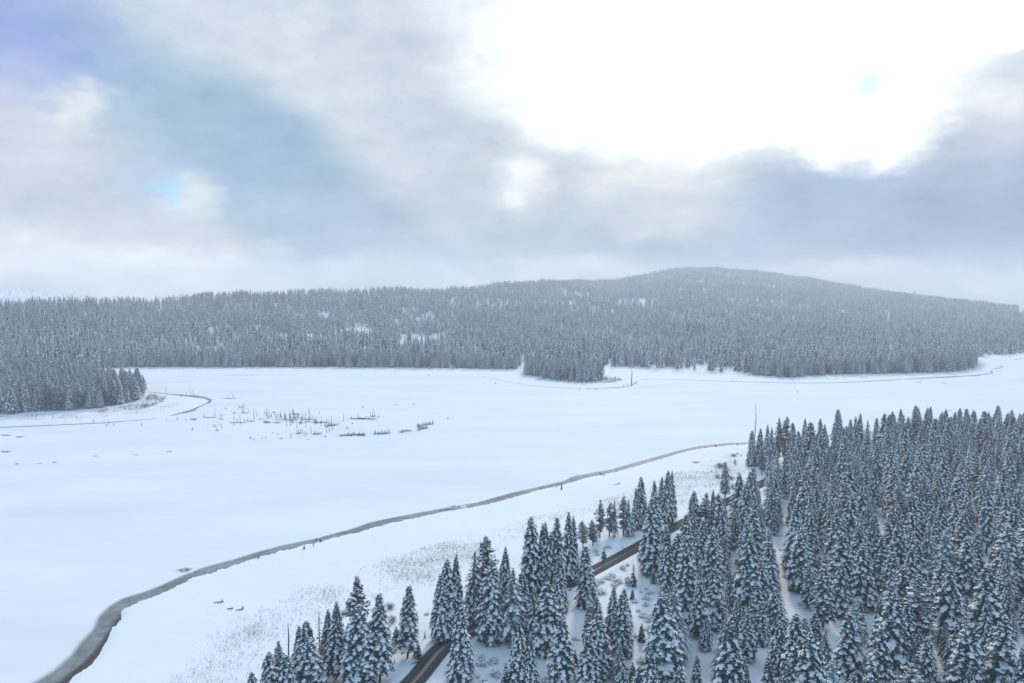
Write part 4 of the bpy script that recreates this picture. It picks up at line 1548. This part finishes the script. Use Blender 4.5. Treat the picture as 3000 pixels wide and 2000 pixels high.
# ------------------------------------------------------------------ grass, brush and shrubs
def blades(name, pts, hts, mat, label, width=.05, lean=.25, per=3, seed=1, parent=None):
    r = np.random.RandomState(seed)
    P = np.repeat(np.asarray(pts), per, 0)
    Hh = np.repeat(np.asarray(hts), per) * r.uniform(.6, 1.2, len(P))
    n = len(P)
    P = P + np.stack([r.normal(0, .16, n), r.normal(0, .16, n), np.zeros(n)], 1)
    a = r.uniform(0, 6.28, n)
    w = width * r.uniform(.6, 1.4, n)
    dxy = np.stack([np.cos(a) * w, np.sin(a) * w, np.zeros(n)], 1)
    tip = P + np.stack([r.normal(0, lean, n) * Hh, r.normal(0, lean, n) * Hh, Hh], 1)
    V = np.stack([P - dxy, P + dxy, tip], 1).reshape(-1, 3)
    T = np.arange(3 * n).reshape(-1, 3)
    me = mesh_np(name, V, None, T, mats=[mat])
    return link(name, me, kind='stuff', label=label)


GRASS = [[(500, 1985), (560, 1880), (700, 1800), (900, 1715), (1120, 1640), (1250, 1600), (1400, 1565), (1640, 1490), (1800, 1450), (2020, 1370), (2170, 1320), (2190, 1380), (2090, 1450), (2000, 1490), (1860, 1500), (1750, 1490), (1560, 1560), (1300, 1700), (1200, 1760), (1100, 1780), (960, 1830), (870, 1850), (760, 1960), (700, 2030), (480, 2050)]]
gw = np.array([ground_at(x, y)[:2] for x, y in GRASS[0]])
N = 260000
lo, hi = gw.min(0), gw.max(0)
x = rs.uniform(lo[0], hi[0], N); y = rs.uniform(lo[1], hi[1], N)
k = inside(x, y, gw)
x, y = x[k], y[k]
dens = sines(x, y, 5, 40, 16, 61) + .8 * sines(x, y, 40, 120, 6, 62) - .03 * np.maximum(0, 14 - dist_poly(x, y, gw, True)) * 2.2
k = dens > rs.normal(.3, 1.0, len(x))
x, y = x[k], y[k]
z = near_height(x, y)
blades('dry_grass', np.stack([x, y, z - .05], 1), rs.uniform(.5, 1.3, len(x)), M_grass, 'brown dry grass poking through the shore snow', .042, .25, 2, 4)
# scattered reed line along the shelf of the peninsula and the far shore
def scatter_px(poly, n, seed, zf):
    pw_ = np.array([at(a, b)[:2] for a, b in poly])
    r = np.random.RandomState(seed)
    lo_, hi_ = pw_.min(0), pw_.max(0)
    x = r.uniform(lo_[0], hi_[0], n); y = r.uniform(lo_[1], hi_[1], n)
    k = inside(x, y, pw_)
    x, y = x[k], y[k]
    k = sines(x, y, 8, 60, 12, seed) > r.normal(.2, .5, len(x))
    x, y = x[k], y[k]
    return np.stack([x, y, zf(x, y) - .05], 1)


p = scatter_px([(380, 1190), (425, 1178), (432, 1160), (440, 1155), (490, 1163), (475, 1180), (440, 1196), (390, 1206), (300, 1212), (260, 1210)], 9000, 71, pen_height)
blades('brown_brush', p, np.full(len(p), 1.9), M_brush, 'reddish brown brush at the tip of the peninsula', .1, .35, 2, 7)
p = scatter_px([(0, 1222), (260, 1212), (480, 1190), (530, 1172), (520, 1190), (470, 1208), (280, 1226), (0, 1236)], 9000, 72, pen_height)
blades('peninsula_grass', p, np.full(len(p), 1.0), M_grass, 'thin dry grass on the snowy shelf of the peninsula', .07, .3, 2, 8)
p = scatter_px([(1765, 1112), (1775, 1102), (1815, 1108), (1822, 1116), (1790, 1122), (1740, 1124), (1640, 1120), (1560, 1110), (1600, 1110), (1700, 1119)], 5000, 73, far_z)
blades('point_brush', p, np.full(len(p), 2.2), M_brush, 'brown brush around the wood on the point', .15, .35, 3, 9)
p = np.vstack([scatter_px(pl, 9000, 74 + i, far_z) for i, pl in enumerate([[(300, 1077), (800, 1074), (1400, 1078), (1520, 1084), (1520, 1092), (1400, 1087), (800, 1080), (300, 1083)],
                                                                           [(1900, 1083), (2200, 1099), (2440, 1100), (2850, 1086), (2880, 1090), (2440, 1112), (2200, 1108), (1900, 1091)]])])
blades('far_shore_grass', p, np.full(len(p), 1.3), M_grass, 'faint dry grass along the far shore', .12, .3, 2, 10)


def shrub_meshes(seed, snowy):
    r = random.Random(seed)
    tw, sn = MB(), MB()
    for i in range(90):
        a = r.uniform(0, 6.28); e = r.uniform(.25, 1.45)
        L = r.uniform(.6, 1.15)
        d = Vector((math.cos(a) * math.cos(e), math.sin(a) * math.cos(e), math.sin(e) * .95))
        s = d.cross(Vector((0, 0, 1)))
        s = (s.normalized() if s.length > .01 else Vector((1, 0, 0))) * .022
        b = Vector((math.cos(a) * .15, math.sin(a) * .15, 0))
        m = b + d * L * .55 + Vector((0, 0, .05))
        tw.add([b - s, b + s, m + s, m - s, b + d * L], [[0, 1, 2, 3], [3, 2, 4]])
        for c in range(2):
            a2 = a + r.uniform(-.9, .9)
            f2 = m + Vector((math.cos(a2) * .3, math.sin(a2) * .3, r.uniform(.05, .35)))
            tw.add([m - s * .8, m + s * .8, f2], [[0, 1, 2]])
        if r.random() < snowy:
            c = b + d * L * r.uniform(.5, .9)
            hw = r.uniform(.07, .2)
            sn.add([(c.x + hw * math.cos(q), c.y + hw * math.sin(q), c.z) for q in (0, 1.26, 2.5, 3.77, 5.0)] + [(c.x, c.y, c.z + .09)], [[i, (i + 1) % 5, 5] for i in range(5)], 0, True)
    return tw.mesh('branches', [M_twig]), sn.mesh('snow', [M_bough_snow])


SHR = [shrub_meshes(200, .25), shrub_meshes(201, .6), shrub_meshes(202, .9)]
# x, y, half width px, height px, variant, label
SHRUBS = [(1142, 1784, 15, 20, 0, 'brown round bush between the two ragged firs'), (1149, 1826, 16, 22, 0, 'rounded bare bush beside the small tucked fir'), (1008, 1801, 12, 16, 0, 'brown bush behind the massive fir'),
          (1150, 1912, 12, 12, 2, 'snowy low shrub at the left of the ragged lone fir'), (1250, 1800, 8, 6, 1, 'small twiggy shrub on the open snow above the road'), (1410, 1925, 10, 9, 2, 'snowy shrub in the shade near the road'),
          (1411, 1945, 16, 16, 2, 'large snowy shrub in the shaded open snow'), (1445, 1938, 16, 12, 2, 'twin of the large snowy shrub in the shaded open snow'), (1452, 1977, 16, 18, 2, 'pale snowy shrub near the pole top'), (1400, 1984, 6, 8, 1, 'small dark stub bush beside the pole top'),
          (1595, 1988, 8, 6, 2, None), (1600, 1998, 12, 8, 2, None), (1670, 1729, 7, 8, 1, 'small bush on the snow beside the road edge'), (1825, 1664, 11, 11, 2, None), (1838, 1655, 7, 6, 2, None),
          (1745, 1710, 12, 9, 2, None), (1760, 1703, 12, 9, 2, None), (1778, 1693, 11, 8, 2, None), (1792, 1688, 14, 10, 2, None), (1810, 1700, 14, 11, 2, None), (1800, 1710, 12, 9, 2, None), (1760, 1733, 16, 12, 2, None), (1745, 1727, 12, 9, 2, None),
          (1843, 1712, 12, 24, 0, 'bare upright bush beside the slender young fir'), (1838, 1702, 10, 20, 0, 'second bare upright bush beside the slender young fir'), (1893, 1722, 7, 5, 2, None), (1878, 1730, 6, 4, 2, None), (1900, 1735, 9, 7, 2, None),
          (1893, 1751, 12, 9, 2, None), (1892, 1771, 10, 8, 2, None), (1912, 1732, 6, 4, 2, None), (1870, 1787, 8, 6, 2, None), (1885, 1804, 14, 10, 2, None), (1902, 1816, 14, 10, 2, None), (1860, 1865, 6, 10, 1, None), (1900, 1843, 12, 8, 2, None), (1880, 1937, 14, 14, 2, None), (1900, 1928, 12, 8, 2, None),
          (1860, 1760, 10, 8, 2, None), (1782, 1602, 10, 7, 2, None), (1745, 1615, 8, 8, 2, None), (1750, 1624, 8, 6, 2, None), (1695, 1872, 6, 4, 2, None), (1683, 1870, 8, 6, 2, None),
          (2149, 1335, 10, 8, 0, 'brown meadow bush nearest the lake'), (2107, 1367, 11, 14, 0, 'rounded brown meadow bush left of the tufted fir'), (2118, 1367, 10, 14, 0, 'rounded brown bush touching the tufted fir'), (2102, 1399, 12, 10, 0, 'low brown bush left of the tufted fir foot'),
          (2142, 1404, 11, 12, 0, 'brown bush right of the tufted fir foot'), (2147, 1430, 10, 18, 0, 'tall bare bush behind the tufted fir'), (2153, 1358, 6, 16, 0, 'thin bare upright shrub on the meadow snow'), (2161, 1329, 6, 3, 0, None), (2040, 1352, 12, 3, 0, None), (2172, 1334, 4, 3, 0, None), (2135, 1377, 5, 3, 0, None),
          (1210, 1885, 5, 3, 1, None), (2280, 1336, 5, 4, 0, None), (2285, 1612, 5, 4, 2, None), (2300, 1690, 8, 5, 2, None), (2345, 1772, 8, 6, 2, None), (2290, 1655, 6, 4, 2, None)]
for i, (x, yb, hw, hp, var, lab) in enumerate(SHRUBS):
    p = place(x, yb)
    mpp = p.length and (Vector((p.x, p.y, p.z - CAM_H)).length / 2000)
    o = bpy.data.objects.new('shrub', None)
    COL.objects.link(o)
    o.location = p - Vector((0, 0, .1))
    o.rotation_euler = (0, 0, i * 1.7)
    o.scale = (hw * mpp * 1.15, hw * mpp * 1.15, hp * mpp * 1.15)
    o['label'] = lab or ('low snow filled shrub in the open clearing by the road' if x < 2000 else 'small low shrub on the open snow near the dense forest')
    o['category'] = 'shrub'
    o['group'] = 'bushes in the snow'
    b = link('branches', SHR[var][0], o)
    link('snow', SHR[var][1], b, kind='stuff')

# ------------------------------------------------------------------ snags and stumps in the ice
def snag_mesh(seed, kind):
    """unit-height dead stem: kind 0 thin pole, 1 broken stub, 2 branched snag"""
    r = random.Random(seed)
    mb = MB()
    w = (.035, .10, .012)[kind]
    mb.tube([(0, 0, -.1), (r.uniform(-.02, .02), 0, .35), (r.uniform(-.03, .03), r.uniform(-.03, .03), .75), (r.uniform(-.03, .03), 0, 1.0)], [w * 1.35, w, w * .8, w * (.35 if kind != 1 else .5)], 6)
    if kind == 2:
        for i in range(14):
            z = r.uniform(.3, .97); a = r.uniform(0, 6.28); L = r.uniform(.015, .06) * (1.2 - .6 * z)
            mb.tube([(0, 0, z), (math.cos(a) * L, math.sin(a) * L, z + r.uniform(-.015, .02))], [w * .45, w * .15], 3)
    elif kind == 0:
        for i in range(3):
            z = r.uniform(.35, .9); a = r.uniform(0, 6.28); L = r.uniform(.05, .12)
            mb.tube([(0, 0, z), (math.cos(a) * L, math.sin(a) * L, z + .03)], [w * .4, w * .15], 3)
    return mb


SNAG = {k: [snag_mesh(300 + 10 * k + i, k).mesh('snag', [M_deadwood if i < 3 else M_redwood]) for i in range(4)] for k in (0, 1, 2)}


def snag(px, py, hpx, lean=0.0, label='', group=None, kind=None, zf=None, name='dead_snag', cat='snag', wmul=1.0, seed=0):
    r = random.Random(seed + int(px * 7 + py))
    p = at(px, py, 0)
    if zf:
        p = zf(px, py)
    mpp = Vector((p.x, p.y, p.z - CAM_H)).length / 2000
    h = hpx * mpp * (1.25 if group == G_SN else 1.0)
    k = kind if kind is not None else (0 if h > 4.0 else 1)
    o = link(name, SNAG[k][r.randint(0, 3) if kind != 2 else 0])
    o.location = p
    base_w = {0: .19 / (h * .035), 1: .25 / (h * .10), 2: .3 / (h * .012)}[k] * wmul
    ws = h * max(.35, min(base_w, 3.0))
    o.scale = (ws, ws, h)
    o.rotation_euler = (0, lean if lean else r.uniform(-.05, .05), r.uniform(0, 6.28) if not lean else 0)
    o['label'] = label
    o['category'] = cat
    if group:
        o['group'] = group
    return o


G_SN = 'drowned snags standing in the lake ice'
L_CL = 'thin dead stub in the crowded cluster of drowned snags on the ice'
L_SC = 'dead stub scattered alone around the drowned snag cluster'
CL = [(347, 100, 18), (390, 88, 15), (402, 100, 10), (325, 192, 10), (445, 182, 15), (465, 182, 12), (482, 182, 30), (437, 196, 8), (378, 215, 8), (400, 230, 14), (470, 228, 50), (482, 228, 60), (521, 222, 28),
      (140, 265, 25), (222, 268, 28), (235, 268, 55), (282, 280, 28), (35, 275, 8), (52, 282, 8), (660, 240, 20), (685, 265, 10), (742, 225, 15), (772, 268, 25), (397, 332, 40), (425, 310, 28),
      (452, 330, 65), (487, 315, 25), (517, 300, 22), (545, 300, 12), (620, 290, 15), (640, 290, 15), (372, 315, 12), (400, 275, 14), (225, 345, 15), (243, 345, 15), (277, 337, 12), (295, 360, 25), (252, 380, 22), (40, 370, 14), (175, 378, 6),
      (940, 410, 30), (955, 405, 25), (970, 408, 30), (987, 400, 25), (1003, 418, 25), (1027, 418, 25), (1063, 405, 45), (1090, 410, 18), (1105, 408, 22), (1130, 412, 20), (1150, 412, 20), (1195, 398, 20), (1220, 388, 25), (1245, 375, 15),
      (730, 405, 8), (775, 418, 12), (887, 445, 25), (893, 415, 10), (805, 450, 10), (540, 443, 8), (570, 458, 6), (640, 450, 10), (675, 445, 10), (965, 435, 8), (1017, 432, 10), (1035, 457, 5), (1185, 432, 8)]
for (cx, cyy, h) in CL:
    snag(550 + cx / 2.94, 1130 + cyy / 2.94, h / 2.94, 0, L_SC, G_SN)
snag(550 + 572 / 2.94, 1130 + 295 / 2.94, 85 / 2.94, 0, 'tall thin pole snag at the end of a long grey ice streak', G_SN)
snag(550 + 605 / 2.94, 1130 + 262 / 2.94, 50 / 2.94, -.35, 'leaning thin snag behind the tall pole snag', G_SN)
snag(550 + 1342 / 2.94, 1130 + 302 / 2.94, 60 / 2.94, 0, 'lone straight pole snag right of the crowded cluster', G_SN)
snag(550 + 1375 / 2.94, 1130 + 362 / 2.94, 16 / 2.94, 0, 'lone stub on its own ice ring below the pole snag', G_SN)
snag(550 + 1417 / 2.94, 1130 + 322 / 2.94, 10 / 2.94, 0, 'tiny lone stub beside the pole snag', G_SN)
for (cx, cyy, h, ln) in [(1410, 275, 22, 0), (1470, 265, 20, 0), (1480, 280, 15, 0), (1530, 280, 20, 0), (1545, 278, 18, 0), (1560, 280, 15, 0), (1640, 272, 18, 0), (1655, 265, 12, 0), (1685, 265, 6, 0)]:
    snag(550 + cx / 2.94, 1130 + cyy / 2.94, h / 2.94, ln, 'stub on the streak below the three leaning poles', G_SN)
for (cx, cyy, h, ln, w) in [(1578, 262, 48, -.18, 'first of three leaning pole snags'), (1590, 260, 42, .04, 'middle of three leaning pole snags'), (1614, 255, 55, -.3, 'most tilted of three leaning pole snags')]:
    snag(550 + cx / 2.94, 1130 + cyy / 2.94, h / 2.94, ln, w + ' on the ice', G_SN)
snag(550 + 1503 / 2.94, 1130 + 178 / 2.94, 8 / 2.94, 0, 'low stub alone behind the leaning pole snags', G_SN)
snag(550 + 1948 / 2.94, 1130 + 155 / 2.94, 12 / 2.94, 0, 'small forked stub far out on the blank ice', G_SN)
snag(550 + 2240 / 2.94, 1130 + 275 / 2.94, 8 / 2.94, 0, 'outermost small stub on the blank middle ice', G_SN)
r5 = random.Random(55)
for i in range(80):
    cx = r5.gauss(940, 150)
    if not 640 < cx < 1300:
        cx = r5.uniform(760, 1150)
    cyy = 285 + (cx - 900) * .1 + r5.gauss(0, 26)
    snag(550 + cx / 2.94, 1130 + cyy / 2.94, (r5.uniform(14, 42) if r5.random() < .75 else r5.uniform(40, 70)) / 2.94, r5.choice([0, 0, 0, .12, -.12]), L_CL, G_SN)
for (x0, x1, y0, y1, n, h0, h1) in [(1310, 1450, 428, 414, 14, 8, 20), (1470, 1535, 424, 420, 8, 12, 24), (1605, 1745, 415, 403, 14, 12, 32), (1830, 1930, 396, 382, 9, 8, 22), (1975, 2125, 345, 320, 16, 10, 26), (1982, 2070, 375, 352, 12, 10, 26), (1180, 1305, 340, 333, 10, 14, 26)]:
    L_LINE = {1310: 'dead stub in the longest low row of stumps on a grey ice streak', 1470: 'dead stub in the tight knot ending the longest low stump row', 1605: 'dead stub in the stump row right of the longest one', 1830: 'dead stub in the short two tier stump row',
              1975: 'dead stub in the upper of the two outermost stump rows', 1982: 'dead stub in the lower of the two outermost stump rows', 1180: 'dead stub in the stump row trailing off the crowded cluster'}[x0]
    for i in range(n):
        f = (i + r5.uniform(-.3, .3)) / n
        snag(550 + (x0 + (x1 - x0) * f) / 2.94, 1130 + (y0 + (y1 - y0) * f + r5.uniform(-3, 3)) / 2.94, r5.uniform(h0, h1) / 2.94, 0, L_LINE, G_SN)

# left bay shore (rows of the 1000 x 670 crop, 2.34 per pixel)
for (cx, cyy, h, w) in [(250, 1055, 32, 'thick grey stub on the snow shelf before the peninsula wood'), (362, 1045, 18, 'short stub on the snow shelf before the peninsula wood'), (642, 1068, 16, 'dark stump in the grey ice line off the peninsula'), (745, 1080, 22, 'upright stump at the end of the grey ice line off the peninsula'),
                        (732, 1092, 14, 'low stump beside the upright one off the peninsula'), (780, 1090, 12, 'low stump right of the upright one off the peninsula'), (972, 1088, 14, 'lone stump on the ice off the peninsula'), (1065, 888, 26, 'stub standing beside the curved ice channel'), (1140, 888, 55, 'tall bare pole behind the peninsula tip'),
                        (1240, 898, 16, 'short stub on the curved ice channel'), (1282, 884, 28, 'thin stick on the curved ice channel'), (1310, 884, 40, 'tallest leaning stick on the curved ice channel'), (1328, 884, 36, 'second leaning stick on the curved ice channel'), (1142, 1058, 10, None), (1215, 1052, 18, None), (1275, 1060, 14, None), (1320, 1115, 12, None),
                        (535, 1052, 10, 'small root clump near the grey ice line'), (522, 1000, 60, 'grey bare snag against the peninsula wood')]:
    lean = .14 if 'stick' in (w or '') else 0
    snag(cx / 2.34, 780 + cyy / 2.34, h / 2.34, -lean, w or L_SC, G_SN)
for (cx, cyy, h, w) in [(1022, 788, 10, 'left stub before the point wood'), (1058, 805, 14, 'leaning stub before the point wood'), (1632, 850, 14, 'thin stub in front of the point wood'), (1692, 848, 12, 'second thin stub in front of the point wood'), (1740, 845, 8, 'left one of two close stubs off the point'), (1752, 845, 10, 'right one of two close stubs off the point'),
                        (1932, 824, 20, 'grey stump left of the tall shore snag'), (1967, 814, 16, 'stump nearest the tall shore snag'), (598, 752, 12, 'thin stub on the far left ice by the shore'), (130, 745, 8, 'low far stump on the bright ice'), (630, 735, 10, None), (365, 735, 14, None)]:
    snag(1000 + cx / 2.34, 780 + cyy / 2.34, h / 2.34, 0, w or 'far stub at the foot of the far shore trees', G_SN)
snag(1000 + 1990 / 2.34, 780 + 808 / 2.34, 104 / 2.34, 0, 'tall bare snag standing at the bend of the far shore ice', None, 2, wmul=1.9)
for (cx, cyy, h, w) in [(343, 790, 10, 'short stub on the right far ice line'), (762, 796, 12, 'dark stub on the far ice line below the lone bushes'), (788, 863, 14, 'tiny twin stub alone in the blank right ice'), (798, 786, 6, 'low far stub beside the far ice line')]:
    snag(2000 + cx / 2.34, 780 + cyy / 2.34, h / 2.34, 0, w, G_SN)

# stumps and driftwood along the near shore
for (x, yb, h, w, wm) in [(758, 1634, 9, 'small stump at the water edge left', 1.2), (891, 1606, 9, 'low stump with roots on the shore snow', 1.6), (918, 1597, 11, 'upright post stump near the ice strip', .9), (927, 1584, 9, 'dark stump at the ice strip edge', 1.8), (939, 1586, 9, 'stump twin right of the dark one', 1.8),
                          (1645, 1431, 13, 'pointed stump on the snow below the ice strip', 1.9), (1629, 1427, 4, 'tiny stub beside the pointed stump', 1.2), (2097, 1306, 6, 'dark stub on the far end of the ice strip', 2.0), (2160, 1302, 5, 'second dark stub on the far end of the ice strip', 1.8), (2108, 1290, 4, 'small stub out on the ice beyond the strip', 1.5)]:
    snag(x, yb, h, 0, w, 'stumps along the near shore', 1, lambda a, b: place(a, b), 'tree_stump', 'stump', wm)


def driftwood(x, yb, label, ang, L, upright=True, seed=1):
    r = random.Random(seed)
    p = place(x, yb)
    o = bpy.data.objects.new('driftwood', None)
    COL.objects.link(o)
    o.location = p; o.rotation_euler = (0, 0, ang)
    o['label'] = label; o['category'] = 'driftwood'; o['group'] = 'driftwood on the snow'
    mb = MB()
    mb.tube([(-L * .5, 0, .15), (0, .1, .25), (L * .5, 0, .35)], [.12, .18, .25], 6)
    link('log', mb.mesh('log', [M_deadwood]), o)
    for i in range(5 if upright else 2):
        mb = MB()
        a = r.uniform(-1.2, 1.2)
        mb.tube([(L * .4, 0, .3), (L * .45 + .5 * math.sin(a), .6 * r.uniform(-1, 1), .3 + r.uniform(.4, 1.5))], [.13, .03], 4)
        link('root', mb.mesh('root', [M_deadwood]), o)


driftwood(640, 1762, 'rooty driftwood log lying on the shore snow', .1, 3.4, True, 1)
driftwood(702, 1783, 'second driftwood log with dark roots near the grass edge', .4, 2.6, True, 2)
driftwood(673, 1780, 'bare stick of driftwood between the two rooty logs', -.1, 2.2, False, 3)
driftwood(1667, 1392, 'root clump frozen at the ice strip inlet', .0, 3.0, True, 4)
driftwood(1766, 1390, 'angled driftwood root on the ice strip edge', 2.8, 3.8, True, 5)
driftwood(1808, 1418, 'forked branch lying on the open shore snow', .5, 3.8, False, 6)
driftwood(535, 1668, 'branch frozen into the round grey ice patch', .6, 2.2, True, 7)
driftwood(1215, 1943, 'dark fallen log half buried beside the ragged fir', .6, 3.4, False, 8)
driftwood(2331, 1337, 'dark fallen log on the snow by the road end', 0.1, 3.0, False, 9)

# tall bare snags among the near trees
snag(846, 1958, 115, 0, 'thin bare red snag standing up from the left tree cluster', None, 2, lambda a, b: place(a, b), 'dead_snag', 'snag', .8)
SNAG_RED = SNAG[2][3]
o = snag(2209, 1345, 155, 0, 'tall bare reddish snag rising at the shore end of the dense forest', None, 2, lambda a, b: place(a, b), 'dead_snag', 'snag', .9)
o.data = SNAG_RED
bpy.data.objects['dead_snag'].data

# ------------------------------------------------------------------ utility pole and mast
p = place(1415, 2105)
pole = bpy.data.objects.new('utility_pole', None)
COL.objects.link(pole)
pole.location = p
hh_ = tree_height(1415, 2105, 1989, p)
pole.rotation_euler = (0, 0, .25)
pole['label'] = 'wooden utility pole with crossarm whose top shows at the lower frame edge'
pole['category'] = 'utility pole'
mb = MB(); mb.tube([(0, 0, -1), (0, 0, hh_)], [.17, .12], 8)
link('post', mb.mesh('post', [M_poleWood]), pole)
mb = MB(); mb.box((0, .16, hh_ - .45), (2.6, .12, .14))
arm = link('crossarm', mb.mesh('crossarm', [M_poleWood]), pole)
for xx in (-1.2, -.5, .5, 1.2):
    mb = MB(); mb.tube([(xx, .16, hh_ - .38), (xx, .16, hh_ - .26), (xx, .16, hh_ - .12)], [.03, .08, .05], 8)
    link('insulator', mb.mesh('insulator', [M_ceramic]), arm)

qx = (2676 - 1500) / 2000.0
Yd_ = float(interp(RIDGE, 2676)) * .985
tz = float(far_z(np.array([qx * Yd_]), np.array([Yd_]))[0])
mast = bpy.data.objects.new('lattice_mast', None)
COL.objects.link(mast)
mast.location = (qx * Yd_, Yd_, tz)
mast['label'] = 'faint lattice mast rising above the trees on the right ridge'
mast['category'] = 'mast'
MH, MW = 42.0, 2.6
for sx in (-1, 1):
    for sy in (-1, 1):
        mb = MB(); mb.tube([(sx * MW, sy * MW, -1), (sx * MW * .8, sy * MW * .8, MH)], [.35, .3], 4)
        link('leg', mb.mesh('leg', [M_metal]), mast)
for i in range(8):
    z0, z1 = MH * i / 8, MH * (i + 1) / 8
    mb = MB()
    for s in (-1, 1):
        mb.tube([(-MW * .9, s * MW * .9, z0), (MW * .9, s * MW * .9, z1)], [.16, .16], 3)
        mb.tube([(MW * .9, s * MW * .9, z0), (-MW * .9, s * MW * .9, z1)], [.16, .16], 3)
        mb.tube([(-MW * .9, s * MW * .9, z1), (MW * .9, s * MW * .9, z1)], [.2, .2], 3)
    link('brace', mb.mesh('brace', [M_metal]), mast)

# ------------------------------------------------------------------ haze
m = bpy.data.materials.new('haze')
m.use_nodes = True
m.node_tree.nodes.clear()
h = NT(m.node_tree)
ho = h.n('ShaderNodeOutputMaterial')
pv = h.n('ShaderNodeVolumePrincipled')
pv.inputs['Color'].default_value = (.90, .94, 1.0, 1)
pv.inputs['Density'].default_value = .00017
pv.inputs['Anisotropy'].default_value = .25
h.link(pv.outputs[0], ho.inputs['Volume'])
mb = MB()
mb.box((0, 2350, 189), (12400, 6100, 386))
link('haze', mb.mesh('haze', [m]), kind='stuff', label='thin cold haze over the lake')
